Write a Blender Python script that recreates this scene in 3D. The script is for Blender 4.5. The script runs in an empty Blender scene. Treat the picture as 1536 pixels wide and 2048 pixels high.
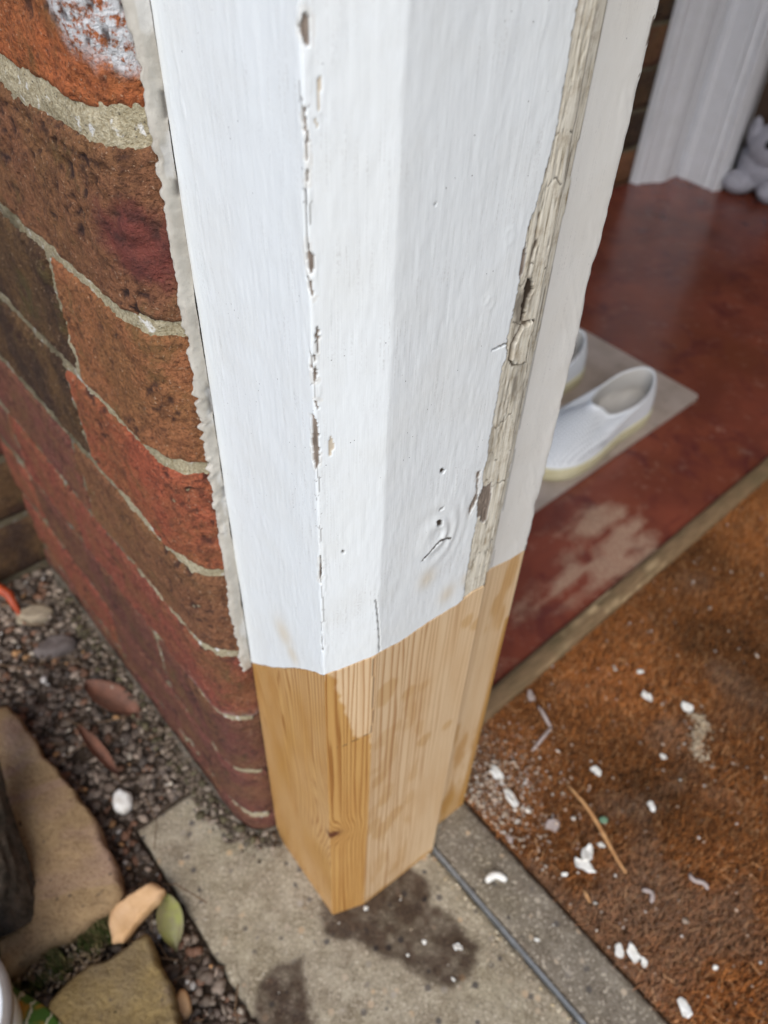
import bpy, math, random
import numpy as np
from mathutils import Vector, Matrix

# ------------------------------------------------------------------ camera, sky, sun, exposure
scn = bpy.context.scene
COL = scn.collection
FPX = 1550.0                                     # focal length in photo pixels (photo 1536 x 2048)
cd = bpy.data.cameras.new('camera')
cam = bpy.data.objects.new('camera', cd); COL.objects.link(cam)
cd.sensor_fit = 'AUTO'; cd.sensor_width = 36.0
cd.lens = 36.0 * FPX / 2048.0
cd.clip_start = 0.01; cd.clip_end = 200
RX = Vector((0.9988001, 0.0346086, 0.0346502)); RD = Vector((0.0489734, -0.7058342, -0.7066822)); RF = Vector((0.0, 0.7075311, -0.7066822))
cam.matrix_world = Matrix(((RX.x, -RD.x, -RF.x, 0), (RX.y, -RD.y, -RF.y, 0), (RX.z, -RD.z, -RF.z, 0.66), (0, 0, 0, 1)))
cd.dof.use_dof = True; cd.dof.focus_distance = 0.285; cd.dof.aperture_fstop = 10.5
scn.camera = cam

SUN_EL, SUN_AZ = math.radians(47), math.radians(190)        # azimuth of the sun seen from the post, 180 = behind the camera
world = bpy.data.worlds.new('World'); scn.world = world; world.use_nodes = True
wn = world.node_tree; bg = wn.nodes['Background']
sky = wn.nodes.new('ShaderNodeTexSky'); sky.sky_type = 'NISHITA'; sky.sun_disc = False
sky.sun_elevation = SUN_EL; sky.sun_rotation = SUN_AZ
sky.air_density = 1.0; sky.dust_density = 1.5; sky.ozone_density = 1.0
wn.links.new(sky.outputs[0], bg.inputs[0]); bg.inputs[1].default_value = 0.15
sd = bpy.data.lights.new('sun', 'SUN'); sd.energy = 1.5; sd.angle = math.radians(50); sd.color = (1.0, 0.985, 0.96)
sun = bpy.data.objects.new('sun', sd); COL.objects.link(sun)
sdir = Vector((math.sin(SUN_AZ) * math.cos(SUN_EL), math.cos(SUN_AZ) * math.cos(SUN_EL), math.sin(SUN_EL)))
sun.rotation_euler = sdir.to_track_quat('Z', 'Y').to_euler(); sun.location = (0, -1, 3)
scn.view_settings.view_transform = 'Standard'; scn.view_settings.look = 'None'
scn.view_settings.gamma = 1.0; scn.view_settings.use_curve_mapping = False
scn.view_settings.exposure = 0.67
scn.render.engine = 'CYCLES'
scn.cycles.max_bounces = 6

# ------------------------------------------------------------------ traced coordinates, metres
PROF = [[-0.07714,0.26848],[-0.02505,0.20699],[-0.0002,0.21631],[0.05507,0.26109],[0.05916,0.28289],[0.08276,0.30309]]
SL = [0.0,0.08058,0.10712,0.17826]
CHIP = {'c1':[[0.08162,0.61471],[0.08252,0.61348],[0.08276,0.61002],[0.08204,0.60693],[0.08126,0.60874],[0.07939,0.61079],[0.08059,0.61285]],'c2':[[0.08031,0.59425],[0.08131,0.59381],[0.08131,0.58319],[0.081,0.57471],[0.08059,0.57475],[0.0808,0.58743]],'c3':[[0.08009,0.55918],[0.08092,0.55636],[0.08232,0.55407],[0.08226,0.55208],[0.08172,0.5492],[0.07979,0.55041],[0.07931,0.55482]],'c4':[[0.07914,0.54825],[0.08118,0.54626],[0.08132,0.5412],[0.08071,0.54129],[0.07997,0.54494]],'c5':[[0.08248,0.53307],[0.08295,0.52681],[0.08283,0.52189],[0.08218,0.52201],[0.08176,0.52986]],'c6':[[0.08018,0.51548],[0.08182,0.51509],[0.08156,0.51164],[0.08023,0.51123]],'c6b':[[0.08086,0.5215],[0.08198,0.52056],[0.08192,0.51869],[0.08111,0.51884]],'c6c':[[0.07912,0.5215],[0.07969,0.52181],[0.07989,0.51531],[0.07903,0.51522]],'c7':[[0.07856,0.4967],[0.08146,0.49566],[0.08168,0.49061],[0.0818,0.48156],[0.08127,0.47536],[0.07971,0.47202],[0.07839,0.47682],[0.07788,0.48459],[0.07886,0.49127]],'c9':[[0.08016,0.42369],[0.081,0.4165],[0.0807,0.4131],[0.07885,0.4102],[0.07956,0.4182]],'c10':[[0.081,0.50393],[0.082,0.5029],[0.08191,0.49959],[0.08091,0.50064]],'h1':[[0.13559,0.45212],[0.13692,0.45198],[0.13847,0.4501],[0.13786,0.44849],[0.13619,0.44908]],'h2':[[0.13769,0.42847],[0.13963,0.42857],[0.14016,0.42646],[0.13813,0.42702]],'h3':[[0.13645,0.42188],[0.13815,0.42181],[0.14008,0.41975],[0.13985,0.41675],[0.13715,0.41805]],'cC1':[[0.15775,0.43906],[0.15964,0.43808],[0.15952,0.42991],[0.16082,0.42189],[0.15872,0.41618],[0.15743,0.41277],[0.15599,0.41836],[0.15771,0.42269],[0.15918,0.42555],[0.15819,0.4327]],'cC2':[[0.16881,0.42706],[0.16967,0.41982],[0.17003,0.41264],[0.17029,0.40232],[0.16798,0.40099],[0.16569,0.40335],[0.16548,0.40745],[0.16286,0.40733],[0.16114,0.42171],[0.16304,0.4265],[0.16761,0.42618]],'cr1':[[0.1309,0.40015],[0.13433,0.40363],[0.13778,0.40674],[0.14079,0.40848],[0.14652,0.40495],[0.14665,0.40388],[0.14162,0.40633],[0.13859,0.40458],[0.13509,0.40181],[0.13158,0.39903]],'cr3':[[0.15467,0.50131],[0.15893,0.50148],[0.16251,0.5015],[0.1627,0.50056],[0.15911,0.50055],[0.15502,0.50074]],'cD1':[[0.16283,0.53818],[0.16391,0.53968],[0.16566,0.53522],[0.16509,0.52924],[0.16447,0.52656],[0.16324,0.52883]],'cD2':[[0.16805,0.52492],[0.17005,0.5249],[0.1726,0.52059],[0.17168,0.51808],[0.17039,0.51483],[0.17053,0.5075],[0.16844,0.50757],[0.16774,0.51527],[0.16805,0.5206]],'sp1':[[0.12049,0.56417],[0.12107,0.56403],[0.12114,0.56342],[0.12055,0.56356]],'sp2':[[0.09023,0.42641],[0.09129,0.42607],[0.09128,0.42456],[0.09023,0.4249]]}
CREAM = {'c8':[[0.0862,0.48781],[0.08723,0.48487],[0.08747,0.48206],[0.08651,0.4788],[0.0854,0.4786],[0.08509,0.4817]],'g1':[[0.08459,0.6013],[0.08534,0.60093],[0.08477,0.59322],[0.08425,0.59326]],'g2':[[0.08259,0.59372],[0.08331,0.59215],[0.08428,0.58922],[0.08326,0.59038]]}
STRIP = [[0.16807,0.61023],[0.16788,0.6069],[0.16781,0.60236],[0.16806,0.59944],[0.16855,0.59422],[0.16826,0.58674],[0.16891,0.57861],[0.16819,0.57151],[0.1656,0.55139],[0.16443,0.54999],[0.16349,0.5456],[0.16328,0.54038],[0.16331,0.53605],[0.16366,0.5269],[0.16336,0.51809],[0.16292,0.51007],[0.16265,0.50145],[0.16405,0.49452],[0.16256,0.49078],[0.16258,0.47683],[0.16246,0.46121],[0.16202,0.45423],[0.16301,0.44381],[0.16181,0.43725],[0.16288,0.4275],[0.16109,0.42019],[0.16286,0.40733],[0.1626,0.40117],[0.16205,0.3947],[0.16207,0.37996],[0.16219,0.36812],[0.16268,0.35328]]
FLAKE = [[0.1702,0.50665],[0.17569,0.50564],[0.17588,0.50266],[0.17432,0.49792],[0.17543,0.48841],[0.16946,0.48905],[0.16648,0.49293],[0.16653,0.49961]]
CUT = [[-0.00332,0.25187],[0.02821,0.28476],[0.05872,0.32046],[0.07291,0.33448],[0.0817,0.34115],[0.09372,0.34303],[0.10505,0.3461],[0.10915,0.34727],[0.12154,0.34537],[0.1405,0.34736],[0.15872,0.34762],[0.17025,0.35071],[0.17739,0.34974]]
ECUT = [[0.0034,0.33587],[0.01772,0.33328],[0.0341,0.33305]]
BAMBER = [[0.08169,0.3403],[0.0856,0.33326],[0.09117,0.30353],[0.09394,0.28431],[0.09742,0.27171],[0.10609,0.27082],[0.10769,0.24569],[0.11519,-0.00421],[0.06086,-0.06098],[0.07628,0.31275]]
SCARF = [[0.10591,0.34235],[0.10717,0.28518],[0.10665,0.27161],[0.10409,0.26971],[0.09833,0.26791],[0.09113,0.26523],[0.08711,0.26525]]
KNOT = [0.08151,0.15218]
SPOTS = [[0.11562,0.307,0.008],[0.11436,0.29842,0.006],[0.13126,0.28987,0.005],[0.11993,0.12478,0.01],[0.11081,0.14171,0.008],[0.10292,0.32614,0.004],[0.16904,0.32398,0.005],[0.17886,0.31501,0.006],[0.15845,0.32338,0.0],[0.14927,0.2182,0.006],[0.16784,0.21733,0.005],[0.11461,0.20617,0.007],[0.1303,0.13495,0.008],[0.12002,0.17148,0.006]]
CKNOT = [0.13904,0.41374]
WALLEND = [[-0.3594,0.544],[-0.4068,0.5142]]
STONE1 = [[-0.3624,0.3538],[-0.3333,0.3647],[-0.3094,0.3403],[-0.2675,0.3025],[-0.2352,0.2735],[-0.219,0.2564],[-0.1992,0.2309],[-0.1863,0.2098],[-0.193,0.1983],[-0.2062,0.1882],[-0.2232,0.1742],[-0.254,0.15],[-0.2791,0.1436]]
STONE2 = [[-0.1613,0.1806],[-0.1544,0.1749],[-0.1432,0.159],[-0.1312,0.1376],[-0.1233,0.1289],[-0.1113,0.1177],[-0.1243,0.1003],[-0.2163,0.0966],[-0.223,0.1247],[-0.2149,0.1417],[-0.1953,0.1583],[-0.177,0.1705]]
CHIPWOOD = [[-0.1668,0.2183],[-0.1554,0.2132],[-0.1579,0.2058],[-0.1681,0.1927],[-0.1734,0.1838],[-0.1792,0.175],[-0.1871,0.1753],[-0.1937,0.1905],[-0.1926,0.1998],[-0.1818,0.2083]]
PACKET = [[-0.253,0.1447],[-0.2304,0.1358],[-0.216,0.1295],[-0.1981,0.117],[-0.1994,0.1056],[-0.2589,0.1032],[-0.2756,0.1437]]
WET1 = [[-0.034,0.2181],[-0.013,0.2345],[0.011,0.2475],[0.0275,0.2524],[0.0483,0.2433],[0.0515,0.2305],[0.0531,0.2222],[0.0681,0.2116],[0.0814,0.1976],[0.0885,0.1821],[0.084,0.1684],[0.0668,0.161],[0.0499,0.1636],[0.029,0.1761],[0.0057,0.1837],[-0.0138,0.1881],[-0.0296,0.1909],[-0.0358,0.1996]]
WET2 = [[-0.0755,0.1598],[-0.0621,0.1721],[-0.0473,0.1762],[-0.0419,0.1612],[-0.0358,0.1453],[-0.0311,0.1269],[-0.0775,0.125],[-0.0765,0.1468]]
DUST = [[0.1465,0.5247],[0.1697,0.54],[0.1944,0.5628],[0.1927,0.5962],[0.2224,0.6458],[0.2656,0.6915],[0.306,0.6768],[0.3226,0.6403],[0.3343,0.6132],[0.2856,0.5723],[0.2462,0.5553],[0.212,0.5288],[0.1914,0.5378],[0.1558,0.5085],[0.1439,0.4947]]
FL = [[0.265,0.4185,0.012,0.0093,20],[0.3028,0.4078,0.0178,0.0103,10],[0.2033,0.3367,0.0114,0.0078,35],[0.2466,0.3064,0.0054,0.0093,0],[0.113,0.3278,0.019,0.0076,65],[0.1236,0.3074,0.0177,0.0064,60],[0.1579,0.2843,0.0113,0.0097,0],[0.1841,0.2632,0.0094,0.0152,20],[0.1796,0.2527,0.0184,0.0099,35],[0.1627,0.2447,0.0058,0.0047,0],[0.1063,0.2409,0.0165,0.0064,-5],[0.1969,0.1904,0.0071,0.0108,-10],[0.2072,0.1894,0.0094,0.0136,-10],[0.2148,0.1832,0.0054,0.0071,10],[0.2685,0.1808,0.0059,0.0039,0],[0.2391,0.1528,0.0105,0.0179,-15],[0.2287,0.2318,0.0107,0.0047,60],[0.2716,0.2439,0.0167,0.0041,45],[0.1962,0.2704,0.006,0.0047,0],[0.1353,0.1961,0.0051,0.0036,0],[0.1198,0.2709,0.0068,0.005,50],[0.0011,0.2134,0.0043,0.0034,0],[0.0733,0.1884,0.0062,0.0046,0],[0.0474,0.1908,0.0035,0.0032,0],[0.0347,0.1808,0.0023,0.002,0],[0.0696,0.1661,0.0038,0.0023,40],[0.2644,0.4455,0.0061,0.0055,0],[0.2678,0.3548,0.0056,0.0051,0],[0.1515,0.4111,0.0069,0.0135,-20]]
PT = {'slabTL':[-0.1949,0.2665],'slabTop':[-0.1476,0.3157],'slabBL':[-0.0713,0.1319],'slabR1':[0.1126,0.2773],'slabR2':[0.2243,0.1443],'g1':[0.0694,0.2626],'g2':[0.1762,0.1423],'bar1':[0.1109,0.387],'bar2':[0.4926,0.7534],'barU1':[0.1287,0.4325],'barU2':[0.4973,0.7682],'leaf1a':[-0.2778,0.3992],'leaf1b':[-0.215,0.3655],'leaf2a':[-0.2688,0.3518],'leaf2b':[-0.2184,0.306],'foam':[-0.2124,0.2873],'gleafa':[-0.1574,0.2143],'gleafb':[-0.1407,0.1755],'ora':[-0.4016,0.5009],'orb':[-0.3825,0.4921],'orc':[-0.3626,0.4692],'chip2':[-0.1282,0.1408],'spl1':[0.1744,0.3211],'spl2':[0.2151,0.2488],'gs1':[0.1567,0.3998],'gs2':[0.1671,0.3774],'gs3':[0.1473,0.3544],'green':[0.2018,0.2917],'st1':[0.1755,0.2328],'st2':[0.1801,0.2235],'sand':[0.3068,0.3808],'f0':[0.502,1.6834],'f1':[0.565,1.7068],'f2':[0.6044,1.7413],'f3':[0.6645,1.6665],'f4':[0.6832,1.6764],'f5':[0.7377,1.7743],'toy':[0.7429,1.6655],'mossa':[-0.245,0.1525],'mossb':[-0.1989,0.1922],'soilstone':[-0.3563,0.4805],'lump':[-0.321,0.442]}


# ------------------------------------------------------------------ numeric helpers
def _hash(i, j, k, seed):
    n = (i * 374761393 + j * 668265263 + k * 2147483647 + seed * 1274126177) & 0xffffffff
    n = ((n ^ (n >> 13)) * 1274126177) & 0xffffffff
    n = (n ^ (n >> 16)) & 0xffffffff
    n = (n * 2246822519) & 0xffffffff
    return ((n ^ (n >> 15)) & 0xffff) / 65535.0

def noise(x, y, z=0.0, seed=0):
    x, y, z = np.broadcast_arrays(np.asarray(x, float), np.asarray(y, float), np.asarray(z, float))
    xi, yi, zi = np.floor(x), np.floor(y), np.floor(z)
    fx, fy, fz = x - xi, y - yi, z - zi
    fx, fy, fz = (t * t * t * (t * (t * 6 - 15) + 10) for t in (fx, fy, fz))
    xi, yi, zi = xi.astype(np.int64), yi.astype(np.int64), zi.astype(np.int64)
    r = 0
    for a in (0, 1):
        wa = fx if a else 1 - fx
        for b in (0, 1):
            wb = fy if b else 1 - fy
            for c in (0, 1):
                wc = fz if c else 1 - fz
                r = r + wa * wb * wc * _hash(xi + a, yi + b, zi + c, seed)
    return r * 2 - 1

def fbm(x, y, z=0.0, o=4, seed=0, gain=0.5):
    r, a, s, tot = 0, 1.0, 1.0, 0
    x, y, z = np.asarray(x, float), np.asarray(y, float), np.asarray(z, float)
    for k in range(o):
        r = r + a * noise(x * s, y * s, z * s, seed + k * 17); tot += a
        a *= gain; s *= 2.03
    return r / tot

def inpoly(px, py, poly):
    inside = np.zeros(px.shape, bool)
    n = len(poly)
    for i in range(n):
        x1, y1 = poly[i][:2]; x2, y2 = poly[(i + 1) % n][:2]
        if y1 == y2: continue
        c = ((y1 > py) != (y2 > py)) & (px < (x2 - x1) * (py - y1) / (y2 - y1) + x1)
        inside ^= c
    return inside

def segdist(px, py, pts):
    d = np.full(px.shape, 1e9)
    for (x1, y1), (x2, y2) in zip(pts, pts[1:]):
        vx, vy = x2 - x1, y2 - y1; L = vx * vx + vy * vy + 1e-12
        t = np.clip(((px - x1) * vx + (py - y1) * vy) / L, 0, 1)
        d = np.minimum(d, np.hypot(px - x1 - t * vx, py - y1 - t * vy))
    return d

def sstep(a, b, x):
    t = np.clip((x - a) / (b - a), 0, 1); return t * t * (3 - 2 * t)

# ------------------------------------------------------------------ object helpers
def link(name, me, mats, parent=None, loc=None, color=None):
    o = bpy.data.objects.new(name, me); COL.objects.link(o)
    if not isinstance(mats, (list, tuple)): mats = [mats]
    if me is not None and not me.materials:
        for m in mats: me.materials.append(m)
    if parent is not None: o.parent = parent
    if loc is not None: o.location = loc
    if color is not None: o.color = color
    return o

def tag(o, label=None, cat=None, group=None, kind=None):
    if label: o['label'] = label
    if cat: o['category'] = cat
    if group: o['group'] = group
    if kind: o['kind'] = kind
    return o

def empty(name, loc=(0, 0, 0)):
    o = bpy.data.objects.new(name, None); COL.objects.link(o); o.location = loc; o.empty_display_size = 0.02
    return o

def raw_mesh(name, V, F, uv=None, attrs=None, smooth=True):
    """V (n,3), F (m,3|4) arrays, uv and attrs per vertex"""
    V = np.asarray(V, np.float32); F = np.asarray(F, np.int32)
    me = bpy.data.meshes.new(name)
    k = F.shape[1]
    me.vertices.add(len(V)); me.vertices.foreach_set('co', V.ravel())
    me.loops.add(F.size); me.loops.foreach_set('vertex_index', F.ravel())
    me.polygons.add(len(F)); me.polygons.foreach_set('loop_start', np.arange(0, F.size, k, dtype=np.int32))
    try: me.polygons.foreach_set('loop_total', np.full(len(F), k, np.int32))
    except Exception: pass
    if uv is not None:
        l = me.uv_layers.new(name='UVMap'); l.data.foreach_set('uv', np.asarray(uv, np.float32)[F.ravel()].ravel())
    for n, a in (attrs or {}).items():
        a = np.asarray(a, np.float32)
        if a.ndim == 1:
            at = me.attributes.new(n, 'FLOAT', 'POINT'); at.data.foreach_set('value', a)
        else:
            at = me.attributes.new(n, 'FLOAT_COLOR', 'POINT'); at.data.foreach_set('color', np.c_[a, np.ones(len(a))].astype(np.float32).ravel())
    me.update(); me.validate()
    me.polygons.foreach_set('use_smooth', np.full(len(me.polygons), smooth))
    return me

def quads(ny, nx, wrap=False):
    i = np.arange(ny - 1)[:, None] * nx; j = np.arange(nx if wrap else nx - 1)[None, :]
    j2 = (j + 1) % nx
    return np.stack([i + j, i + j2, i + nx + j2, i + nx + j], -1).reshape(-1, 4)

def grid_mesh(name, P, uv=None, attrs=None, keep=None, smooth=True, flip=False, wrap=False):
    ny, nx = P.shape[:2]; F = quads(ny, nx, wrap)
    if flip: F = F[:, ::-1]
    if keep is not None: F = F[keep.ravel()]
    V = P.reshape(-1, 3); U = None if uv is None else uv.reshape(-1, 2)
    A = {k: (v.reshape(-1) if v.ndim == 2 else v.reshape(-1, v.shape[-1])) for k, v in (attrs or {}).items()}
    if keep is not None:
        used = np.unique(F); remap = np.full(len(V), -1); remap[used] = np.arange(len(used))
        F = remap[F]; V = V[used]; U = None if U is None else U[used]; A = {k: v[used] for k, v in A.items()}
    return raw_mesh(name, V, F, U, A, smooth)

def box_mesh(name, x0, x1, y0, y1, z0, z1, bevel=0.0):
    import bmesh
    bm = bmesh.new(); bmesh.ops.create_cube(bm, size=1)
    for v in bm.verts:
        v.co = Vector(((x0 + x1) / 2 + v.co.x * (x1 - x0), (y0 + y1) / 2 + v.co.y * (y1 - y0), (z0 + z1) / 2 + v.co.z * (z1 - z0)))
    if bevel: bmesh.ops.bevel(bm, geom=bm.edges[:], offset=bevel, segments=2, affect='EDGES')
    me = bpy.data.meshes.new(name); bm.to_mesh(me); bm.free(); return me

def prism_mesh(name, pts, z0, z1):
    n = len(pts); a = sum(pts[i][0] * pts[(i + 1) % n][1] - pts[(i + 1) % n][0] * pts[i][1] for i in range(n))
    if a < 0: pts = pts[::-1]
    V = [(p[0], p[1], z0) for p in pts] + [(p[0], p[1], z1) for p in pts]
    F = [tuple(range(n))[::-1], tuple(range(n, 2 * n))] + [(i, (i + 1) % n, n + (i + 1) % n, n + i) for i in range(n)]
    me = bpy.data.meshes.new(name); me.from_pydata(V, [], F); me.update(); return me

def resample(poly, n, closed=True):
    P = np.array([p[:2] for p in poly], float)
    if closed: P = np.vstack([P, P[:1]])
    L = np.r_[0, np.cumsum(np.hypot(*np.diff(P, axis=0).T))]
    t = np.linspace(0, L[-1], n, endpoint=not closed)
    return np.c_[np.interp(t, L, P[:, 0]), np.interp(t, L, P[:, 1])]

def slab_mesh(name, poly, z0, z1, n=64, rings=10, edge=0.006, rough=0.001, jag=0.002, seed=0, round_=0.35, freq=60, tilt=(0, 0)):
    """a flattish irregular solid (stone, flake) whose outline is a polygon"""
    P = resample(poly, n); c = P.mean(0)
    P = P + jag * np.stack([fbm(P[:, 0] * freq * 2, P[:, 1] * freq * 2, 1, 3, seed), fbm(P[:, 0] * freq * 2, P[:, 1] * freq * 2, 9, 3, seed + 5)], -1)
    h = z1 - z0; rows = []
    size = np.hypot(*(P - c).T).mean()
    for k in range(rings + 1):
        f = 0.02 + 0.98 * (k / rings) ** 0.8
        q = c + (P - c) * f
        d = (1 - f) * size
        z = z1 - min(h * 0.9, edge) * (max(0, 1 - d / edge) ** 2)
        zz = z + rough * fbm(q[:, 0] * freq, q[:, 1] * freq, 0, 4, seed) * (1.0)
        rows.append(np.c_[q, zz + (q - c) @ np.array(tilt)])
    q = c + (P - c) * 1.0
    rows.append(np.c_[q + 0 * q, np.full(n, z0 + h * 0.3) + rough * 0.5]); rows.append(np.c_[c + (P - c) * 0.93, np.full(n, z0)])
    rows.append(np.c_[c + (P - c) * 0.02, np.full(n, z0)])
    R = np.array(rows)
    return grid_mesh(name, R, uv=R[..., :2].copy(), flip=True, wrap=True)

def tube_mesh(name, pts, radii, n=10, caps=True):
    pts = [Vector([float(c) for c in p]) for p in pts]; R = []
    for i, p in enumerate(pts):
        d = (pts[min(i + 1, len(pts) - 1)] - pts[max(i - 1, 0)]).normalized()
        a = d.orthogonal() if i == 0 else (R[-1][1] - d * R[-1][1].dot(d)); a.normalize(); b = d.cross(a)
        R.append(([p + float(radii[i]) * (a * math.cos(t) + b * math.sin(t)) for t in [2 * math.pi * k / n for k in range(n)]], a))
    P = np.array([[list(v) for v in r[0]] for r in R])
    if caps:
        P = np.concatenate([np.repeat(np.array(pts[0])[None, None], n, 1), P, np.repeat(np.array(pts[-1])[None, None], n, 1)])
    return grid_mesh(name, P, wrap=True)

# ------------------------------------------------------------------ node helpers
class NT:
    def __init__(s, name):
        s.m = bpy.data.materials.new(name); s.m.use_nodes = True
        s.t = s.m.node_tree; s.n = s.t.nodes; s.l = s.t.links; s.b = s.n['Principled BSDF']
    def new(s, typ, **kw):
        x = s.n.new(typ)
        for k, v in kw.items(): setattr(x, k, v)
        return x
    def inp(s, sock, v):
        if v is None: return
        if isinstance(v, bpy.types.NodeSocket): s.l.new(v, sock)
        elif isinstance(v, (tuple, list)) and sock.type == 'RGBA': sock.default_value = tuple(v) + (1,) * (4 - len(v))
        else: sock.default_value = v
    def coord(s, kind='Object', scale=(1, 1, 1)):
        if kind == 'UV': o = s.new('ShaderNodeUVMap').outputs[0]
        else: o = s.new('ShaderNodeTexCoord').outputs[kind]
        mp = s.new('ShaderNodeMapping'); s.l.new(o, mp.inputs[0]); mp.inputs['Scale'].default_value = scale
        return mp.outputs[0]
    def noise(s, vec, scale=5, detail=4, rough=0.5, dist=0.0, out='Fac'):
        x = s.new('ShaderNodeTexNoise'); s.l.new(vec, x.inputs['Vector'])
        x.inputs['Scale'].default_value = scale; x.inputs['Detail'].default_value = detail
        x.inputs['Roughness'].default_value = rough; x.inputs['Distortion'].default_value = dist
        return x.outputs[out]
    def voro(s, vec, scale=5, feature='F1', out='Distance', rand=1.0):
        x = s.new('ShaderNodeTexVoronoi', feature=feature); s.l.new(vec, x.inputs['Vector']); x.inputs['Scale'].default_value = scale
        x.inputs['Randomness'].default_value = rand
        return x.outputs[out]
    def ramp(s, fac, stops):
        x = s.new('ShaderNodeValToRGB'); s.l.new(fac, x.inputs[0]); e = x.color_ramp.elements
        while len(e) < len(stops): e.new(0.5)
        for i, (p, c) in enumerate(stops):
            e[i].position = p; e[i].color = (c, c, c, 1) if not isinstance(c, (tuple, list)) else tuple(c) + (1,) * (4 - len(c))
        return x.outputs[0]
    def mix(s, f, a, b, mode='MIX'):
        x = s.new('ShaderNodeMix', data_type='RGBA', blend_type=mode)
        s.inp(x.inputs[0], f); s.inp(x.inputs[6], a); s.inp(x.inputs[7], b); return x.outputs[2]
    def math(s, op, a, b=None, c=None, clamp=False):
        x = s.new('ShaderNodeMath', operation=op, use_clamp=clamp)
        s.inp(x.inputs[0], a); s.inp(x.inputs[1], b); s.inp(x.inputs[2], c); return x.outputs[0]
    def attr(s, name, out='Fac'):
        x = s.new('ShaderNodeAttribute', attribute_name=name); return x.outputs[out]
    def bump(s, h, dist=0.001, strength=1.0, prev=None):
        x = s.new('ShaderNodeBump'); s.l.new(h, x.inputs['Height']); x.inputs['Distance'].default_value = dist
        x.inputs['Strength'].default_value = strength
        if prev is not None: s.l.new(prev, x.inputs['Normal'])
        return x.outputs[0]
    def out(s, color=None, rough=None, normal=None, spec=None):
        s.inp(s.b.inputs['Base Color'], color); s.inp(s.b.inputs['Roughness'], rough)
        if normal is not None: s.l.new(normal, s.b.inputs['Normal'])
        s.inp(s.b.inputs['Specular IOR Level'], spec)
        return s.m

# ------------------------------------------------------------------ materials
def m_paint(name, base, warm=0.0, streak=1.0):
    n = NT(name); uv = n.coord('UV'); 
    st = n.noise(n.coord('UV', (1.0, 0.025, 1)), 1500, 3, 0.6)
    st2 = n.noise(n.coord('UV', (1.0, 0.05, 1)), 420, 3, 0.6)
    lump = n.noise(uv, 90, 3, 0.5)
    sp = n.voro(uv, 330, out='Distance')
    speck = n.math('MULTIPLY', n.ramp(sp, [(0.05, 1), (0.09, 0)]), n.ramp(n.noise(uv, 55, 3), [(0.56, 0), (0.60, 1)]))
    dirt = n.ramp(n.noise(uv, 26, 5, 0.62), [(0.45, 0), (0.8, 1)])
    sdirt = n.math('MULTIPLY', n.ramp(st, [(0.53, 0), (0.64, 1)]), n.math('MULTIPLY', n.ramp(n.noise(uv, 33, 3), [(0.42, 0), (0.68, 1)]), n.ramp(n.noise(uv, 900, 2), [(0.42, 0), (0.6, 1)])))
    c = n.mix(n.math('MULTIPLY', dirt, 0.28), base, tuple(b * k for b, k in zip(base, (0.86, 0.80, 0.70))))
    c = n.mix(n.math('MULTIPLY', sdirt, 0.5), c, (0.42, 0.40, 0.37))
    c = n.mix(n.math('MULTIPLY', speck, 0.85), c, (0.06, 0.05, 0.045))
    stain = n.attr('stain'); c = n.mix(n.math('MULTIPLY', stain, 0.45), c, (0.62, 0.47, 0.25))
    # older cream coats and bare weathered timber
    uvs = n.coord('UV', (1.0, 0.07, 1))
    oldc = n.ramp(n.noise(uvs, 900, 4, 0.6), [(0.33, (0.34, 0.285, 0.20)), (0.42, (0.60, 0.545, 0.43)), (0.62, (0.70, 0.655, 0.55))])
    oldc = n.mix(n.math('MULTIPLY', n.ramp(n.noise(uv, 120, 5, 0.7), [(0.5, 0), (0.72, 1)]), 0.65), oldc, (0.26, 0.175, 0.085))
    c = n.mix(n.attr('old'), c, oldc)
    c = n.mix(n.attr('crev'), c, (0.085, 0.062, 0.04))
    c = n.mix(n.attr('cream'), c, (0.55, 0.47, 0.36))
    barec = n.ramp(n.noise(n.coord('UV', (1.0, 0.1, 1)), 1100, 4, 0.6), [(0.3, (0.10, 0.075, 0.055)), (0.65, (0.27, 0.215, 0.17))])
    c = n.mix(n.attr('bare'), c, barec)
    c = n.mix(n.attr('hole'), c, (0.035, 0.022, 0.012))
    h = n.math('ADD', n.math('MULTIPLY', st, 0.30 * streak), n.math('MULTIPLY', st2, 0.28 * streak))
    h = n.math('ADD', h, n.math('MULTIPLY', lump, 0.7))
    nb = n.bump(h, 0.00026, 0.7)
    nb = n.bump(n.noise(n.coord('UV', (1, 0.12, 1)), 1200, 3, 0.6), 0.0012, n.math('MULTIPLY', n.attr('old'), 0.9), nb) if False else nb
    r = n.mix(n.math('MAXIMUM', n.attr('old'), n.attr('bare')), (0.42,) * 3, (0.8,) * 3)
    return n.out(c, r, nb, 0.4)

M_WHITE = m_paint('white_gloss_paint', (0.775, 0.80, 0.792))
M_CREAM = m_paint('cream_gloss_paint', (0.74, 0.72, 0.665), streak=0.35)

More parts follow.
